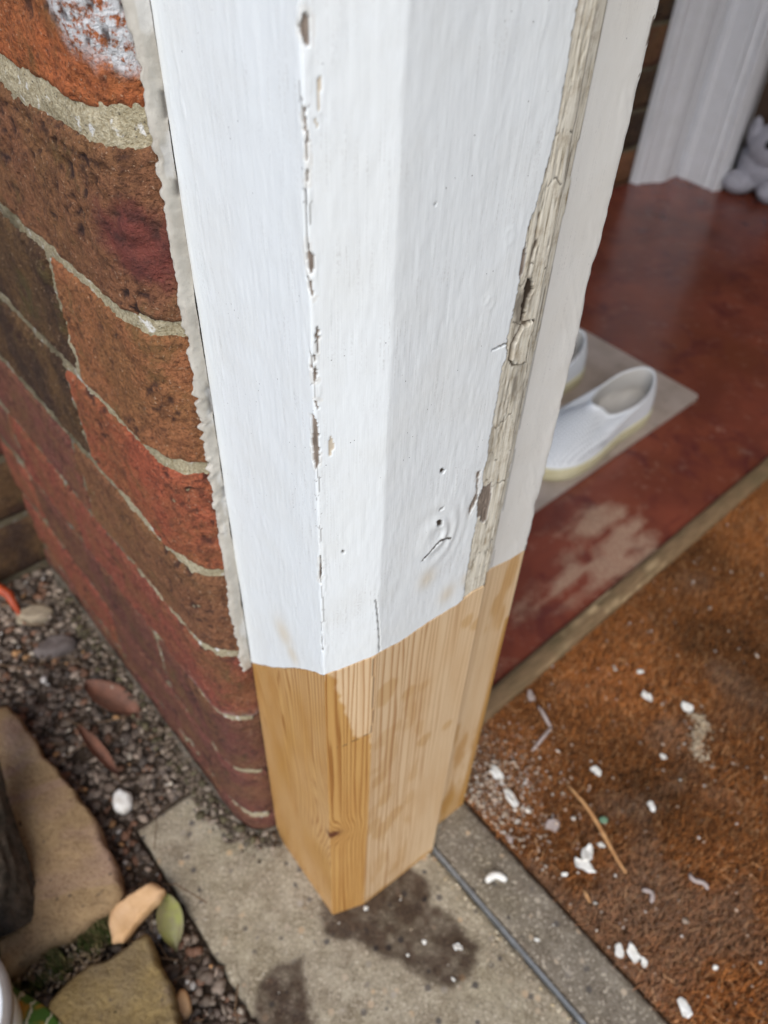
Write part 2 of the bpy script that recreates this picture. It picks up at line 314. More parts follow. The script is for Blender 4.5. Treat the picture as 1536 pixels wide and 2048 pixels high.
def m_pine():
    n = NT('new_pine'); uv = n.coord('UV')
    ring = n.math('ADD', n.attr('ring'), n.math('MULTIPLY', n.noise(n.coord('UV', (1, 0.05, 1)), 260, 3, 0.6), 0.35))
    fr = n.math('FRACT', ring)
    late = n.ramp(fr, [(0.0, 0.12), (0.35, 0.0), (0.62, 0.35), (0.84, 1.0), (0.93, 0.9), (1.0, 0.12)])
    late = n.math('MULTIPLY', late, n.attr('gc'))
    fine = n.noise(n.coord('UV', (1, 0.02, 1)), 2600, 3, 0.6)
    broad = n.noise(n.coord('UV', (1, 0.2, 1)), 60, 3, 0.5)
    dry = n.mix(late, (0.72, 0.545, 0.345), (0.42, 0.22, 0.085))
    wet = n.mix(late, (0.52, 0.285, 0.075), (0.28, 0.11, 0.018))
    c = n.mix(n.attr('wet'), dry, wet)
    c = n.mix(n.math('MULTIPLY', fine, 0.35), c, n.mix(1.0, c, (0.72, 0.6, 0.48), 'MULTIPLY'))
    c = n.mix(n.ramp(broad, [(0.45, 0), (0.75, 0.5)]), c, n.mix(1.0, c, (0.85, 0.72, 0.55), 'MULTIPLY'))
    c = n.mix(n.attr('knot'), c, (0.11, 0.03, 0.009))
    c = n.mix(n.attr('hole'), c, (0.07, 0.05, 0.03))
    nb = n.bump(n.math('ADD', fine, n.math('MULTIPLY', late, 0.6)), 0.00018, 0.7)
    r = n.mix(n.attr('wet'), (0.62,) * 3, (0.42,) * 3)
    return n.out(c, r, nb, 0.35)
M_PINE = m_pine()

def m_brick(name, far=False):
    n = NT(name); co = n.coord('Object')
    oi = n.new('ShaderNodeObjectInfo'); base = oi.outputs['Color']
    add = n.new('ShaderNodeVectorMath', operation='ADD'); n.l.new(co, add.inputs[0])
    rv = n.new('ShaderNodeCombineXYZ'); n.inp(rv.inputs[0], n.math('MULTIPLY', oi.outputs['Random'], 7.0)); n.inp(rv.inputs[2], oi.outputs['Random'])
    n.l.new(rv.outputs[0], add.inputs[1]); v = add.outputs[0]
    big = n.noise(v, 24, 5, 0.65); mid = n.noise(v, 110, 6, 0.7); sm = n.noise(v, 620, 4, 0.75)
    c = n.mix(n.ramp(big, [(0.42, 0), (0.62, 0.8)]), base, n.mix(0.6, base, (0.20, 0.105, 0.035)))
    c = n.mix(n.ramp(mid, [(0.50, 0), (0.68, 0.75)]), c, n.mix(1.0, c, (0.42, 0.40, 0.42), 'MULTIPLY'))
    c = n.mix(n.ramp(sm, [(0.50, 0), (0.62, 0.8)]), c, n.mix(1.0, c, (0.38, 0.32, 0.28), 'MULTIPLY'))
    c = n.mix(n.ramp(sm, [(0.34, 0.5), (0.44, 0)]), c, n.mix(1.0, c, (1.5, 1.45, 1.3), 'MULTIPLY'))
    c = n.mix(n.ramp(n.noise(v, 700, 2, 0.6), [(0.64, 0), (0.70, 0.55)]), c, (0.50, 0.34, 0.22))
    moss = n.ramp(n.noise(v, 38, 5, 0.7), [(0.56, 0), (0.72, 0.55)])
    c = n.mix(moss, c, (0.085, 0.075, 0.02))
    c = n.mix(n.math('MULTIPLY', n.attr('red'), 0.85), c, n.mix(n.ramp(mid, [(0.4, 0), (0.7, 1)]), (0.17, 0.035, 0.028), (0.07, 0.02, 0.02)))
    vf = n.ramp(n.noise(v, 330, 4, 0.75), [(0.40, 0), (0.52, 1)])
    c = n.mix(n.math('MULTIPLY', n.attr('bloom'), vf), c, (0.62, 0.62, 0.62))
    pit = n.voro(v, 240, out='Distance'); pits = n.ramp(pit, [(0.08, 0), (0.3, 1)])
    h = n.math('ADD', n.math('MULTIPLY', sm, 0.9), n.math('ADD', n.math('MULTIPLY', mid, 1.6), n.math('MULTIPLY', pits, 0.35)))
    nb = n.bump(h, 0.0022, 0.95)
    c = n.mix(n.attr('crev'), c, (0.035, 0.014, 0.01))
    return n.out(c, n.ramp(mid, [(0.3, 0.62), (0.7, 0.9)]), nb, 0.35)
M_BRICK = m_brick('clay_brick')

def m_mortar(name, a, b, dist=0.0014, sc=600):
    n = NT(name); v = n.coord('Object')
    sm = n.noise(v, sc, 3, 0.8); big = n.noise(v, 35, 4, 0.6)
    c = n.mix(n.ramp(sm, [(0.35, 0), (0.65, 1)]), b, a)
    c = n.mix(n.ramp(big, [(0.4, 0.0), (0.75, 0.6)]), c, n.mix(1.0, c, (0.5, 0.5, 0.38), 'MULTIPLY'))
    c = n.mix(n.ramp(n.noise(v, 160, 3, 0.6), [(0.60, 0), (0.68, 0.8)]), c, (0.74, 0.73, 0.70))
    c = n.mix(n.ramp(n.voro(v, 380), [(0.10, 0.8), (0.16, 0)]), c, (0.07, 0.06, 0.05))
    c = n.mix(n.attr('mortar_dark'), c, (0.05, 0.038, 0.022))
    return n.out(c, 0.9, n.bump(sm, dist, 0.9), 0.2)
M_MORTAR = m_mortar('sandy_mortar', (0.50, 0.44, 0.31), (0.26, 0.21, 0.12))

def m_caulk():
    n = NT('old_sealant'); v = n.coord('Object')
    c = n.mix(n.ramp(n.noise(v, 60, 4, 0.6), [(0.35, 0), (0.7, 1)]), (0.50, 0.465, 0.40), (0.36, 0.325, 0.27))
    c = n.mix(n.ramp(n.noise(v, 420, 4, 0.7), [(0.58, 0), (0.75, 0.5)]), c, (0.22, 0.18, 0.14))
    c = n.mix(n.attr('hole'), c, (0.03, 0.027, 0.025))
    c = n.mix(n.attr('white'), c, (0.78, 0.79, 0.79))
    return n.out(c, 0.5, n.bump(n.noise(v, 300, 4, 0.6), 0.0006, 0.7), 0.4)
M_CAULK = m_caulk()

def m_concrete(name, a, b):
    n = NT(name); v = n.coord('Object')
    sm = n.noise(v, 480, 4, 0.8); mid = n.noise(v, 60, 6, 0.72); big = n.noise(v, 14, 5, 0.6)
    c = n.mix(n.ramp(mid, [(0.36, 0), (0.64, 1)]), a, b)
    c = n.mix(n.ramp(n.noise(v, 26, 5, 0.7), [(0.50, 0), (0.62, 0.55)]), c, n.mix(1.0, c, (0.68, 0.62, 0.58), 'MULTIPLY'))
    c = n.mix(n.ramp(sm, [(0.48, 0), (0.60, 0.8)]), c, n.mix(1.0, c, (0.42, 0.38, 0.33), 'MULTIPLY'))
    c = n.mix(n.ramp(n.noise(v, 420, 3, 0.6), [(0.57, 0), (0.64, 0.75)]), c, (0.56, 0.49, 0.38))
    cell = n.new('ShaderNodeTexVoronoi'); n.l.new(n.coord('Object', (1, 1, 0.3)), cell.inputs['Vector']); cell.inputs['Scale'].default_value = 105
    agg = n.math('MULTIPLY', n.ramp(cell.outputs['Distance'], [(0.22, 1), (0.30, 0)]), n.ramp(n.noise(v, 45, 2), [(0.45, 0), (0.50, 1)]))
    sepc = n.new('ShaderNodeSeparateColor'); n.l.new(cell.outputs['Color'], sepc.inputs[0])
    c = n.mix(agg, c, n.ramp(sepc.outputs[0], [(0.0, (0.095, 0.082, 0.07)), (0.4, (0.15, 0.125, 0.10)), (0.62, (0.38, 0.33, 0.26)), (1.0, (0.46, 0.33, 0.2))]))
    moss = n.ramp(big, [(0.48, 0), (0.70, 0.45)]); c = n.mix(moss, c, n.mix(1.0, c, (0.80, 0.78, 0.60), 'MULTIPLY'))
    damp = n.math('MULTIPLY', n.attr('wet'), 1.0)
    c = n.mix(damp, c, n.mix(1.0, c, (0.20, 0.15, 0.125), 'MULTIPLY'))
    h = n.math('ADD', n.math('MULTIPLY', sm, 0.6), mid)
    nb = n.bump(h, 0.0011, 0.9)
    return n.out(c, n.mix(damp, (0.88,) * 3, (0.55,) * 3), nb, 0.3)
M_CONC = m_concrete('weathered_concrete', (0.27, 0.225, 0.155), (0.43, 0.375, 0.275))
M_KERB = m_concrete('grey_concrete', (0.175, 0.145, 0.108), (0.25, 0.215, 0.165))

def m_redfloor():
    n = NT('red_floor'); v = n.coord('Object')
    mid = n.noise(v, 9, 5, 0.6, 0.6); sm = n.noise(v, 320, 4, 0.7); big = n.noise(v, 3.0, 3, 0.5)
    c = n.mix(n.ramp(mid, [(0.35, 0), (0.65, 1)]), (0.125, 0.034, 0.024), (0.225, 0.058, 0.034))
    c = n.mix(n.ramp(big, [(0.45, 0), (0.7, 0.8)]), c, (0.14, 0.040, 0.018))
    c = n.mix(n.ramp(n.noise(v, 16, 4, 0.6, 1.0), [(0.52, 0), (0.68, 0.75)]), c, (0.085, 0.02, 0.02))
    d = n.ramp(n.math('ADD', n.attr('dust'), n.math('MULTIPLY', n.math('SUBTRACT', n.noise(n.coord('Object', (1, 1.3, 1)), 60, 7, 0.78), 0.5), 1.1)), [(0.15, 0), (0.50, 0.30), (1.0, 0.78)])
    c = n.mix(d, c, n.mix(n.ramp(sm, [(0.4, 0), (0.65, 1)]), (0.30, 0.175, 0.115), (0.50, 0.36, 0.25)))
    c = n.mix(n.ramp(n.noise(v, 45, 5, 0.75), [(0.56, 0), (0.75, 0.22)]), c, (0.5, 0.3, 0.22))
    r = n.math('ADD', n.ramp(mid, [(0.3, 0.14), (0.7, 0.28)]), n.math('MULTIPLY', d, 0.4), clamp=True)
    return n.out(c, r, n.bump(n.noise(v, 60, 4, 0.6), 0.0006, 0.5), 0.5)
M_RED = m_redfloor()

def m_simple(name, a, b=None, scale=60, rough=0.7, bump=0.0005, spec=0.3, detail=4, lo=0.35, hi=0.65, metal=0.0):
    n = NT(name); v = n.coord('Object'); b = b or tuple(x * 0.75 for x in a)
    f = n.noise(v, scale, detail, 0.65)
    c = n.mix(n.ramp(f, [(lo, 0), (hi, 1)]), a, b)
    n.b.inputs['Metallic'].default_value = metal
    return n.out(c, rough, n.bump(n.noise(v, scale * 4, 4, 0.7), bump, 0.8), spec)

def m_attrcol(name, rough=0.8, spec=0.25):
    n = NT(name); return n.out(n.attr('col', 'Color'), rough, None, spec)

M_COIR = m_attrcol('coir_fibre', 0.75)
M_GRIT = m_attrcol('mixed_grit', 0.7)
M_BACK = m_simple('coir_backing', (0.10, 0.045, 0.016), (0.05, 0.022, 0.009), 90, 0.95, 0.002)
M_METAL = m_simple('zinc_strip', (0.42, 0.44, 0.45), (0.30, 0.31, 0.31), 120, 0.4, 0.0003, 0.5, metal=0.6)
def m_oldwood():
    n = NT('weathered_batten'); v = n.coord('UV', (1, 0.06, 1))
    f = n.noise(v, 500, 4, 0.7); big = n.noise(n.coord('Object'), 30, 4, 0.6)
    c = n.mix(n.ramp(f, [(0.3, 0), (0.7, 1)]), (0.11, 0.068, 0.034), (0.27, 0.175, 0.092))
    c = n.mix(n.ramp(big, [(0.45, 0), (0.7, 0.5)]), c, (0.09, 0.075, 0.035))
    c = n.mix(n.attr('worn'), c, (0.50, 0.36, 0.20))
    return n.out(c, 0.7, n.bump(f, 0.001, 0.9), 0.3)
M_BATTEN = m_oldwood()
M_STONE = m_simple('ochre_sandstone', (0.30, 0.195, 0.095), (0.225, 0.155, 0.088), 16, 0.85, 0.0012, 0.25)
M_STONE2 = m_simple('brown_sandstone', (0.23, 0.16, 0.07), (0.155, 0.12, 0.085), 14, 0.85, 0.0015, 0.25)
M_SOIL = m_simple('dark_soil', (0.055, 0.038, 0.026), (0.10, 0.072, 0.05), 110, 0.95, 0.004, 0.2)
M_RENDER = m_simple('mossy_render', (0.20, 0.165, 0.125), (0.07, 0.058, 0.042), 70, 0.95, 0.006, 0.2)
M_FLAKE = m_simple('paint_flake_white', (0.80, 0.79, 0.74), (0.66, 0.63, 0.55), 160, 0.5, 0.0003, 0.4)
M_FLAKEG = m_simple('paint_flake_grey', (0.42, 0.35, 0.32), (0.32, 0.26, 0.23), 160, 0.6, 0.0003, 0.3)
M_SPLINT = m_simple('pine_splinter', (0.50, 0.28, 0.12), (0.34, 0.16, 0.06), 200, 0.7, 0.0003)
M_PEACH = m_simple('fresh_offcut', (0.66, 0.43, 0.24), (0.55, 0.33, 0.15), 40, 0.7, 0.0004)
M_LEAFR = m_simple('dry_red_leaf', (0.21, 0.095, 0.060), (0.12, 0.062, 0.042), 70, 0.6, 0.0006)
M_LEAFG = m_simple('green_leaf', (0.30, 0.31, 0.10), (0.24, 0.20, 0.14), 60, 0.5, 0.0004, 0.4)
M_ORANGE = m_simple('orange_leaf', (0.42, 0.07, 0.02), (0.30, 0.045, 0.012), 60, 0.45, 0.0004, 0.4)
M_BARK = m_simple('dark_bark', (0.11, 0.08, 0.055), (0.04, 0.032, 0.02), 120, 0.9, 0.006)
M_STEM = m_simple('olive_stem', (0.10, 0.095, 0.055), (0.06, 0.055, 0.03), 60, 0.7, 0.0006)
M_BUCKET = m_simple('white_plastic', (0.78, 0.80, 0.80), (0.74, 0.76, 0.76), 20, 0.35, 0.0001, 0.5)
M_BUCKR = m_simple('grey_plastic_rim', (0.34, 0.31, 0.28), (0.28, 0.25, 0.22), 60, 0.5, 0.0002, 0.4)
M_MOSS = m_attrcol('moss_tufts', 0.8)
M_DOOR = m_simple('brown_door', (0.075, 0.045, 0.03), (0.05, 0.03, 0.02), 30, 0.5, 0.0005)
M_FRAME = m_simple('white_frame_paint', (0.68, 0.68, 0.70), (0.63, 0.63, 0.64), 30, 0.4, 0.0006, 0.45)
M_PLUSH = m_simple('white_plush', (0.46, 0.45, 0.50), (0.32, 0.31, 0.35), 200, 0.95, 0.003)
M_BLACK = m_simple('black_button', (0.012, 0.012, 0.014), None, 60, 0.25, 0.0001, 0.5)
M_CEIL = m_simple('porch_boards', (0.22, 0.18, 0.14), None, 20, 0.8, 0.0003)
def m_stone(name, a, b, c3):
    n = NT(name); v = n.coord('Object')
    f = n.noise(v, 22, 6, 0.7); g_ = n.noise(v, 380, 4, 0.75); st = n.noise(n.coord('Object', (1, 1.6, 1)), 9, 4, 0.6, 0.8)
    c = n.mix(n.ramp(f, [(0.38, 0), (0.62, 1)]), a, b)
    c = n.mix(n.ramp(st, [(0.50, 0), (0.60, 0.9)]), c, c3)
    c = n.mix(n.ramp(g_, [(0.50, 0), (0.64, 0.75)]), c, n.mix(1.0, c, (0.5, 0.45, 0.4), 'MULTIPLY'))
    c = n.mix(n.ramp(n.noise(v, 200, 3, 0.6), [(0.66, 0), (0.70, 0.8)]), c, (0.06, 0.045, 0.04))
    return n.out(c, 0.85, n.bump(n.math('ADD', g_, n.math('MULTIPLY', f, 3.0)), 0.0022, 0.9), 0.25)
M_STONE = m_stone('ochre_sandstone_rough', (0.42, 0.285, 0.145), (0.30, 0.20, 0.105), (0.38, 0.25, 0.175))
M_STONE2 = m_stone('brown_sandstone_rough', (0.27, 0.19, 0.075), (0.20, 0.145, 0.075), (0.20, 0.145, 0.105))
def m_plate():
    n = NT('smoky_plastic_sheet'); v = n.coord('Object')
    n.b.inputs['Transmission Weight'].default_value = 0.2
    c = n.mix(n.ramp(n.noise(v, 28, 4, 0.6), [(0.4, 0), (0.7, 1)]), (0.46, 0.38, 0.33), (0.33, 0.265, 0.215))
    c = n.mix(n.ramp(n.noise(v, 60, 3, 0.6), [(0.64, 0), (0.72, 0.7)]), c, (0.09, 0.06, 0.04))
    return n.out(c, 0.35, None, 0.5)
M_PLATE = m_plate()
def m_shoe():
    n = NT('white_perforated_upper'); uv = n.coord('UV')
    dot = n.ramp(n.voro(n.coord('Object', (1, 1, 0)), 205, rand=0.1), [(0.26, 1), (0.36, 0)])
    d = n.math('MULTIPLY', dot, n.attr('perf'))
    c = n.mix(n.math('MULTIPLY', d, 0.6), (0.66, 0.68, 0.70), (0.22, 0.24, 0.26))
    c = n.mix(n.attr('lining'), c, (0.42, 0.40, 0.37))
    return n.out(c, 0.6, n.bump(d, 0.0003, 0.6), 0.3)
M_SHOE = m_shoe()
M_SOLE = m_simple('yellowed_rubber_sole', (0.58, 0.54, 0.36), (0.50, 0.45, 0.27), 60, 0.5, 0.0002, 0.4)
M_SHOEIN = m_simple('dark_insole', (0.05, 0.05, 0.055), None, 60, 0.8, 0.0002)
def m_packet():
    n = NT('printed_packet'); uv = n.coord('UV')
    sx = n.new('ShaderNodeSeparateXYZ'); n.l.new(uv, sx.inputs[0])
    w = n.math('ADD', n.math('MULTIPLY', sx.outputs[0], 95.0), n.math('MULTIPLY', n.noise(uv, 60, 3), 2.2))
    st = n.ramp(n.math('FRACT', w), [(0.0, (0.05, 0.12, 0.015)), (0.55, (0.035, 0.09, 0.012)), (0.60, (0.45, 0.42, 0.30)), (0.70, (0.40, 0.38, 0.25)), (0.74, (0.05, 0.12, 0.015))])
    c = n.mix(n.ramp(n.noise(uv, 45, 2), [(0.52, 0), (0.58, 1)]), st, (0.45, 0.18, 0.015))
    return n.out(c, 0.4, None, 0.5)
M_PACKET = m_packet()

# ------------------------------------------------------------------ frame of directions
P = [np.array(p) for p in PROF]; PL, PA, PB, PC, PD, PE = P
SA, SB, SC = SL[1], SL[2], SL[3]
U = np.array([0.643, -0.766])                    # along the threshold, away from the wall
N = np.array([0.722, 0.692])                     # into the porch
CD = (PC - PB) / np.hypot(*(PC - PB)); AD = (PL - PA) / np.hypot(*(PL - PA))

def smooth_path(pts, s, s0, r=0.0009):
    pts = np.array(pts); L = np.r_[0, np.cumsum(np.hypot(*np.diff(pts, axis=0).T))] + s0
    def ev(q): return np.stack([np.interp(q, L, pts[:, 0]), np.interp(q, L, pts[:, 1])], -1)
    acc = sum(ev(s + k * r) for k in np.linspace(-1, 1, 9)) / 9
    d = ev(s + 1.5 * r) - ev(s - 1.5 * r); d /= np.linalg.norm(d, axis=-1, keepdims=True) + 1e-9
    nrm = np.stack([d[..., 1], -d[..., 0]], -1)
    return acc, nrm

# ------------------------------------------------------------------ setting: ground, soil, floor, slab
def structure(o): o['kind'] = 'structure'; return o
g = raw_mesh('ground', [(-30, -30, -0.05), (30, -30, -0.05), (30, 30, -0.05), (-30, 30, -0.05)], [(0, 1, 2, 3)])
structure(link('ground', g, M_SOIL))

xs = np.arange(-0.75, 0.02, 0.0035); ys = np.arange(-0.05, 0.75, 0.0035)
X, Y = np.meshgrid(xs, ys)
Z = -0.004 + 0.004 * fbm(X * 30, Y * 30, 0, 4, 3) + 0.0035 * fbm(X * 160, Y * 160, 0, 3, 8)
dl = (X - PT['slabTL'][0]) * 0.692 + (Y - PT['slabTL'][1]) * 0.722          # keep soil under the slab
Z = np.where((dl > -0.002), np.minimum(Z, -0.02), Z)
Z = np.where((dl > -0.002) & ((X - PT['slabTL'][0]) * -0.68 + (Y - PT['slabTL'][1]) * 0.73 > 0.0), -0.002 + 0.5 * (Z + 0.02), Z)
structure(link('soil', grid_mesh('soil', np.stack([X, Y, Z], -1)), M_SOIL))

# red porch floor behind the batten
bo = np.array(PT['barU1']); 
def FL2(a, b): return bo + a * U + b * N
na = np.arange(-1.5, 2.2, 0.006)
nb_ = np.arange(-0.35, 1.9, 0.006)
# floor grid: A along the batten (N), B away from it (perpendicular)
BN = np.array([0.722, 0.692]); BP = np.array([-0.692, 0.722])
Af, Bf = np.meshgrid(np.arange(-0.07, 2.0, 0.006), np.arange(-0.004, 1.6, 0.006))
X = bo[0] + Af * BN[0] + Bf * BP[0]; Y = bo[1] + Af * BN[1] + Bf * BP[1]
jx = X + 0.010 * fbm(X * 45, Y * 45, 0, 4, 5); jy = Y + 0.010 * fbm(X * 45, Y * 45, 4, 4, 6)
dust = inpoly(jx, jy, DUST).astype(float)
for _ in range(6): dust = (dust + np.roll(dust, 1, 0) + np.roll(dust, -1, 0) + np.roll(dust, 1, 1) + np.roll(dust, -1, 1)) / 5
streak = fbm((X * 0.722 + Y * 0.692) * 22, (-X * 0.692 + Y * 0.722) * 75, 0, 4, 9)
dust = np.clip(dust * (0.75 + 1.7 * streak), 0, 1)
dust = np.clip(dust + 0.25 * sstep(0.25, 0.5, fbm(X * 25, Y * 25, 3, 4, 12)) * np.exp(-(Bf / 0.25) ** 2), 0, 1)
structure(link('porch_floor', grid_mesh('porch_floor', np.stack([X, Y, 0 * X + 0.003 + 0.0006 * fbm(X * 12, Y * 12, 0, 3, 4)], -1), attrs={'dust': dust}), M_RED))

# concrete threshold slab and kerb strip, split by the metal strip
def strip_box(name, o, n0, n1, u0, u1, z0, z1, mat, res=0.003, rough=0.0012, wetpolys=(), seed=0, parent=None, edge=0.003, ud=np.array([0.668, -0.744]), nd=np.array([0.744, 0.668])):
    aa = np.unique(np.r_[u0, np.arange(u0, u1, res), u1]); bb = np.unique(np.r_[n0, np.arange(n0, n1, res), n1])
    A_, B_ = np.meshgrid(aa, bb)
    X = o[0] + A_ * ud[0] + B_ * nd[0]; Y = o[1] + A_ * ud[1] + B_ * nd[1]
    ed = np.minimum(np.minimum(A_ - u0, u1 - A_), np.minimum(B_ - n0, n1 - B_))
    jag = 0.0012 * fbm(X * 130, Y * 130, 2, 3, seed)
    X = X + nd[0] * jag * (ed < 1e-6); Y = Y + nd[1] * jag * (ed < 1e-6)
    Z = z1 + rough * fbm(X * 60, Y * 60, 0, 4, seed) - edge * np.clip(1 - ed / (edge * 1.5), 0, 1) ** 2
    wet = np.zeros_like(X)
    for wp in wetpolys:
        jx = X + 0.007 * fbm(X * 110, Y * 110, 0, 5, 31, 0.62); jy = Y + 0.007 * fbm(X * 110, Y * 110, 7, 5, 32, 0.62)
        wet = np.maximum(wet, inpoly(jx, jy, wp))
    for _ in range(2): wet[1:-1, 1:-1] = (wet[1:-1, 1:-1] * 2 + wet[:-2, 1:-1] + wet[2:, 1:-1] + wet[1:-1, :-2] + wet[1:-1, 2:]) / 6
    wet = wet * np.clip(0.92 + 0.5 * fbm(X * 140, Y * 140, 5, 4, 35), 0.45, 1)
    P3 = np.stack([X, Y, Z], -1)
    ring = lambda a: np.pad(a, [(1, 1), (1, 1)] + [(0, 0)] * (a.ndim - 2), mode='edge')
    P3 = ring(P3); P3[0, :, 2] = P3[-1, :, 2] = z0; P3[:, 0, 2] = P3[:, -1, 2] = z0
    return link(name, grid_mesh(name, P3, attrs={'wet': ring(wet)}), mat, parent)
so = np.array(PT['slabTL'])
slab = strip_box('concrete_slab', so, 0.0, 0.1822, -0.001, 0.75, -0.06, 0.0, M_CONC, res=0.0018, wetpolys=(WET1, WET2), seed=3)
tag(slab, 'weathered concrete threshold slab with two dark wet stains under the post', 'concrete slab')
kerb = strip_box('concrete_kerb', so, 0.1860, 0.2335, -0.06, 1.3, -0.06, -0.0005, M_KERB, seed=9)
tag(kerb, 'narrow grey concrete strip between the metal strip and the brown doormat', 'concrete kerb')
ud_, nd_ = np.array([0.668, -0.744]), np.array([0.744, 0.668])
q = [so + 0.1828 * nd_ + -0.05 * ud_, so + 0.1828 * nd_ + 1.3 * ud_, so + 0.1854 * nd_ + 1.3 * ud_, so + 0.1854 * nd_ - 0.05 * ud_]
ms = link('metal_strip', prism_mesh('metal_strip', [tuple(a) for a in q], -0.03, 0.0006), M_METAL)
tag(ms, 'thin grey metal strip set in the joint of the concrete threshold', 'metal strip')

# weathered batten
b1, b2 = np.array(PT['bar1']), np.array(PT['bar2']); c1, c2 = np.array(PT['barU1']), np.array(PT['barU2'])
d_ = (b2 - b1); d_ /= np.hypot(*d_); p_ = np.array([-d_[1], d_[0]])
aa = np.arange(-0.10, 1.1, 0.003); sec = np.array([(0, -0.01), (0.0, 0.006), (0.001, 0.0095), (0.0035, 0.011), (0.009, 0.0118), (0.0150, 0.0115), (0.0195, 0.010), (0.021, 0.007), (0.021, -0.01)])
A_, K = np.meshgrid(aa, np.arange(len(sec)), indexing='ij')
off = sec[K, 0]; zz = sec[K, 1]; nz = fbm(A_ * 14, off * 300, 0, 4, 2); 
wornm = sstep(0.1, 0.5, fbm(A_ * 25, off * 220, 0, 4, 21)) * np.exp(-((A_ - 0.20) / 0.10) ** 2) * (zz > 0.009)
zz = zz + 0.0008 * nz - 0.0015 * wornm; off = off + 0.0007 * fbm(A_ * 30, K * 1.3, 5, 3, 3)
bp = np.stack([b1[0] + A_ * d_[0] + off * p_[0], b1[1] + A_ * d_[1] + off * p_[1], zz], -1)
bat = link('timber_batten', grid_mesh('timber_batten', bp, uv=np.stack([off, A_], -1), attrs={'worn': np.clip(wornm * 1.3, 0, 1)}, flip=False), M_BATTEN)
tag(bat, 'worn brown timber batten between the red floor and the coir doormat', 'timber batten')

# coir doormat
mo = b1 - 0.055 * d_ + 0.0 * U - 0.003 * p_
rng = np.random.default_rng(5)
mat_root = empty('doormat', (float(mo[0] + 0.2), float(mo[1] - 0.02), 0)); tag(mat_root, 'brown bristly coir doormat littered with white paint flakes', 'doormat')
rl = np.array([mat_root.location.x, mat_root.location.y])
kl = so + 0.2350 * nd_                                             # kerb edge line
# region: right of the kerb line and in front of the batten
def in_mat(x, y): return ((x - kl[0]) * nd_[0] + (y - kl[1]) * nd_[1] > 0.0) & ((x - b1[0]) * p_[0] + (y - b1[1]) * p_[1] < -0.001)
k0 = kl + ud_ * float(np.dot(b1 - kl, ud_)); 
# corner = intersection of the two lines
den = ud_[0] * -d_[1] + ud_[1] * d_[0]; rhs = b1 - kl
tt = (rhs[0] * -d_[1] + rhs[1] * d_[0]) / den; cor = kl + tt * ud_
mp = [cor, cor + 0.52 * ud_, cor + 0.52 * ud_ + 0.8 * d_, cor + 0.8 * d_]
link('backing', prism_mesh('backing', [tuple(np.array(a) - rl) for a in mp], -0.02, -0.002), M_BACK, mat_root)
pf = [cor - 0.002 * d_, cor + 1.6 * ud_ - 0.002 * d_, cor + 1.6 * ud_ + 1.9 * d_, cor + 1.9 * d_]
structure(link('porch_screed', prism_mesh('porch_screed', [tuple(a) for a in pf], -0.06, -0.021), M_RED))
NF = 300000
a = rng.random(NF) ** 1.15 * 0.50; b = rng.random(NF) ** 1.2 * 0.75
x = cor[0] + a * ud_[0] + b * d_[0]; y = cor[1] + a * ud_[1] + b * d_[1]
cl = fbm(x * 160, y * 160, 0, 2, 4)
ang = rng.random(NF) * 2 * math.pi; tl = 0.0012 + 0.0024 * rng.random(NF); hh = 0.0052 + 0.0022 * rng.random(NF) + 0.0012 * cl
lay = rng.random(NF) < 0.018; hh = np.where(lay, 0.007 + 0.001 * rng.random(NF), hh); tl = np.where(lay, 0.010, tl)
tx, ty = tl * np.cos(ang), tl * np.sin(ang)
w = 0.00017 + 0.00014 * rng.random(NF); wx, wy = -np.sin(ang) * w, np.cos(ang) * w
z0 = np.where(lay, 0.0045, -0.002)
V = np.empty((NF, 4, 3)); V[:, 0] = np.c_[x - wx, y - wy, z0]; V[:, 1] = np.c_[x + wx, y + wy, z0]
V[:, 2] = np.c_[x + tx + wx * 0.6, y + ty + wy * 0.6, hh - 0.002 + 0 * x]; V[:, 3] = np.c_[x + tx - wx * 0.6, y + ty - wy * 0.6, hh - 0.002 + 0 * x]
F = np.arange(NF * 4).reshape(-1, 4)
big = 0.8 * fbm(x * 9, y * 9, 0, 4, 14) + 0.5 * np.exp(-((x - 0.24) / 0.08) ** 2 - ((y - 0.44) / 0.07) ** 2) - 0.45 * np.exp(-((x - 0.35) / 0.09) ** 2 - ((y - 0.47) / 0.14) ** 2) - 0.2 * np.exp(-((x - 0.25) / 0.05) ** 2 - ((y - 0.29) / 0.05) ** 2); dusty = sstep(0.0, 0.45, fbm(x * 14, y * 14, 5, 4, 24)) * np.exp(-(b / 0.5) ** 2)
dusty = np.clip(dusty + 0.7 * np.exp(-((a - 0.03) / 0.05) ** 2 - ((b - 0.02) / 0.05) ** 2), 0, 1)
c0 = np.array([0.27, 0.105, 0.030]); c1_ = np.array([0.13, 0.055, 0.022]); c2_ = np.array([0.44, 0.25, 0.12]); cg = np.array([0.34, 0.27, 0.20])
t = rng.random(NF)[:, None]
cc = np.where(t < 0.30, c1_, np.where(t < 0.88, c0, c2_)) * (0.55 + 0.95 * rng.random(NF))[:, None] * (1.0 + 0.85 * big)[:, None] * np.array([1.26, 1.17, 1.05])
cc = cc * (1 - 0.35 * dusty[:, None]) + cg * 0.35 * dusty[:, None]
V[..., 0] -= rl[0]; V[..., 1] -= rl[1]
fo = link('bristles', raw_mesh('bristles', V.reshape(-1, 3), F, attrs={'col': np.repeat(cc, 4, 0)}, smooth=False), M_COIR, mat_root); fo['kind'] = 'stuff'

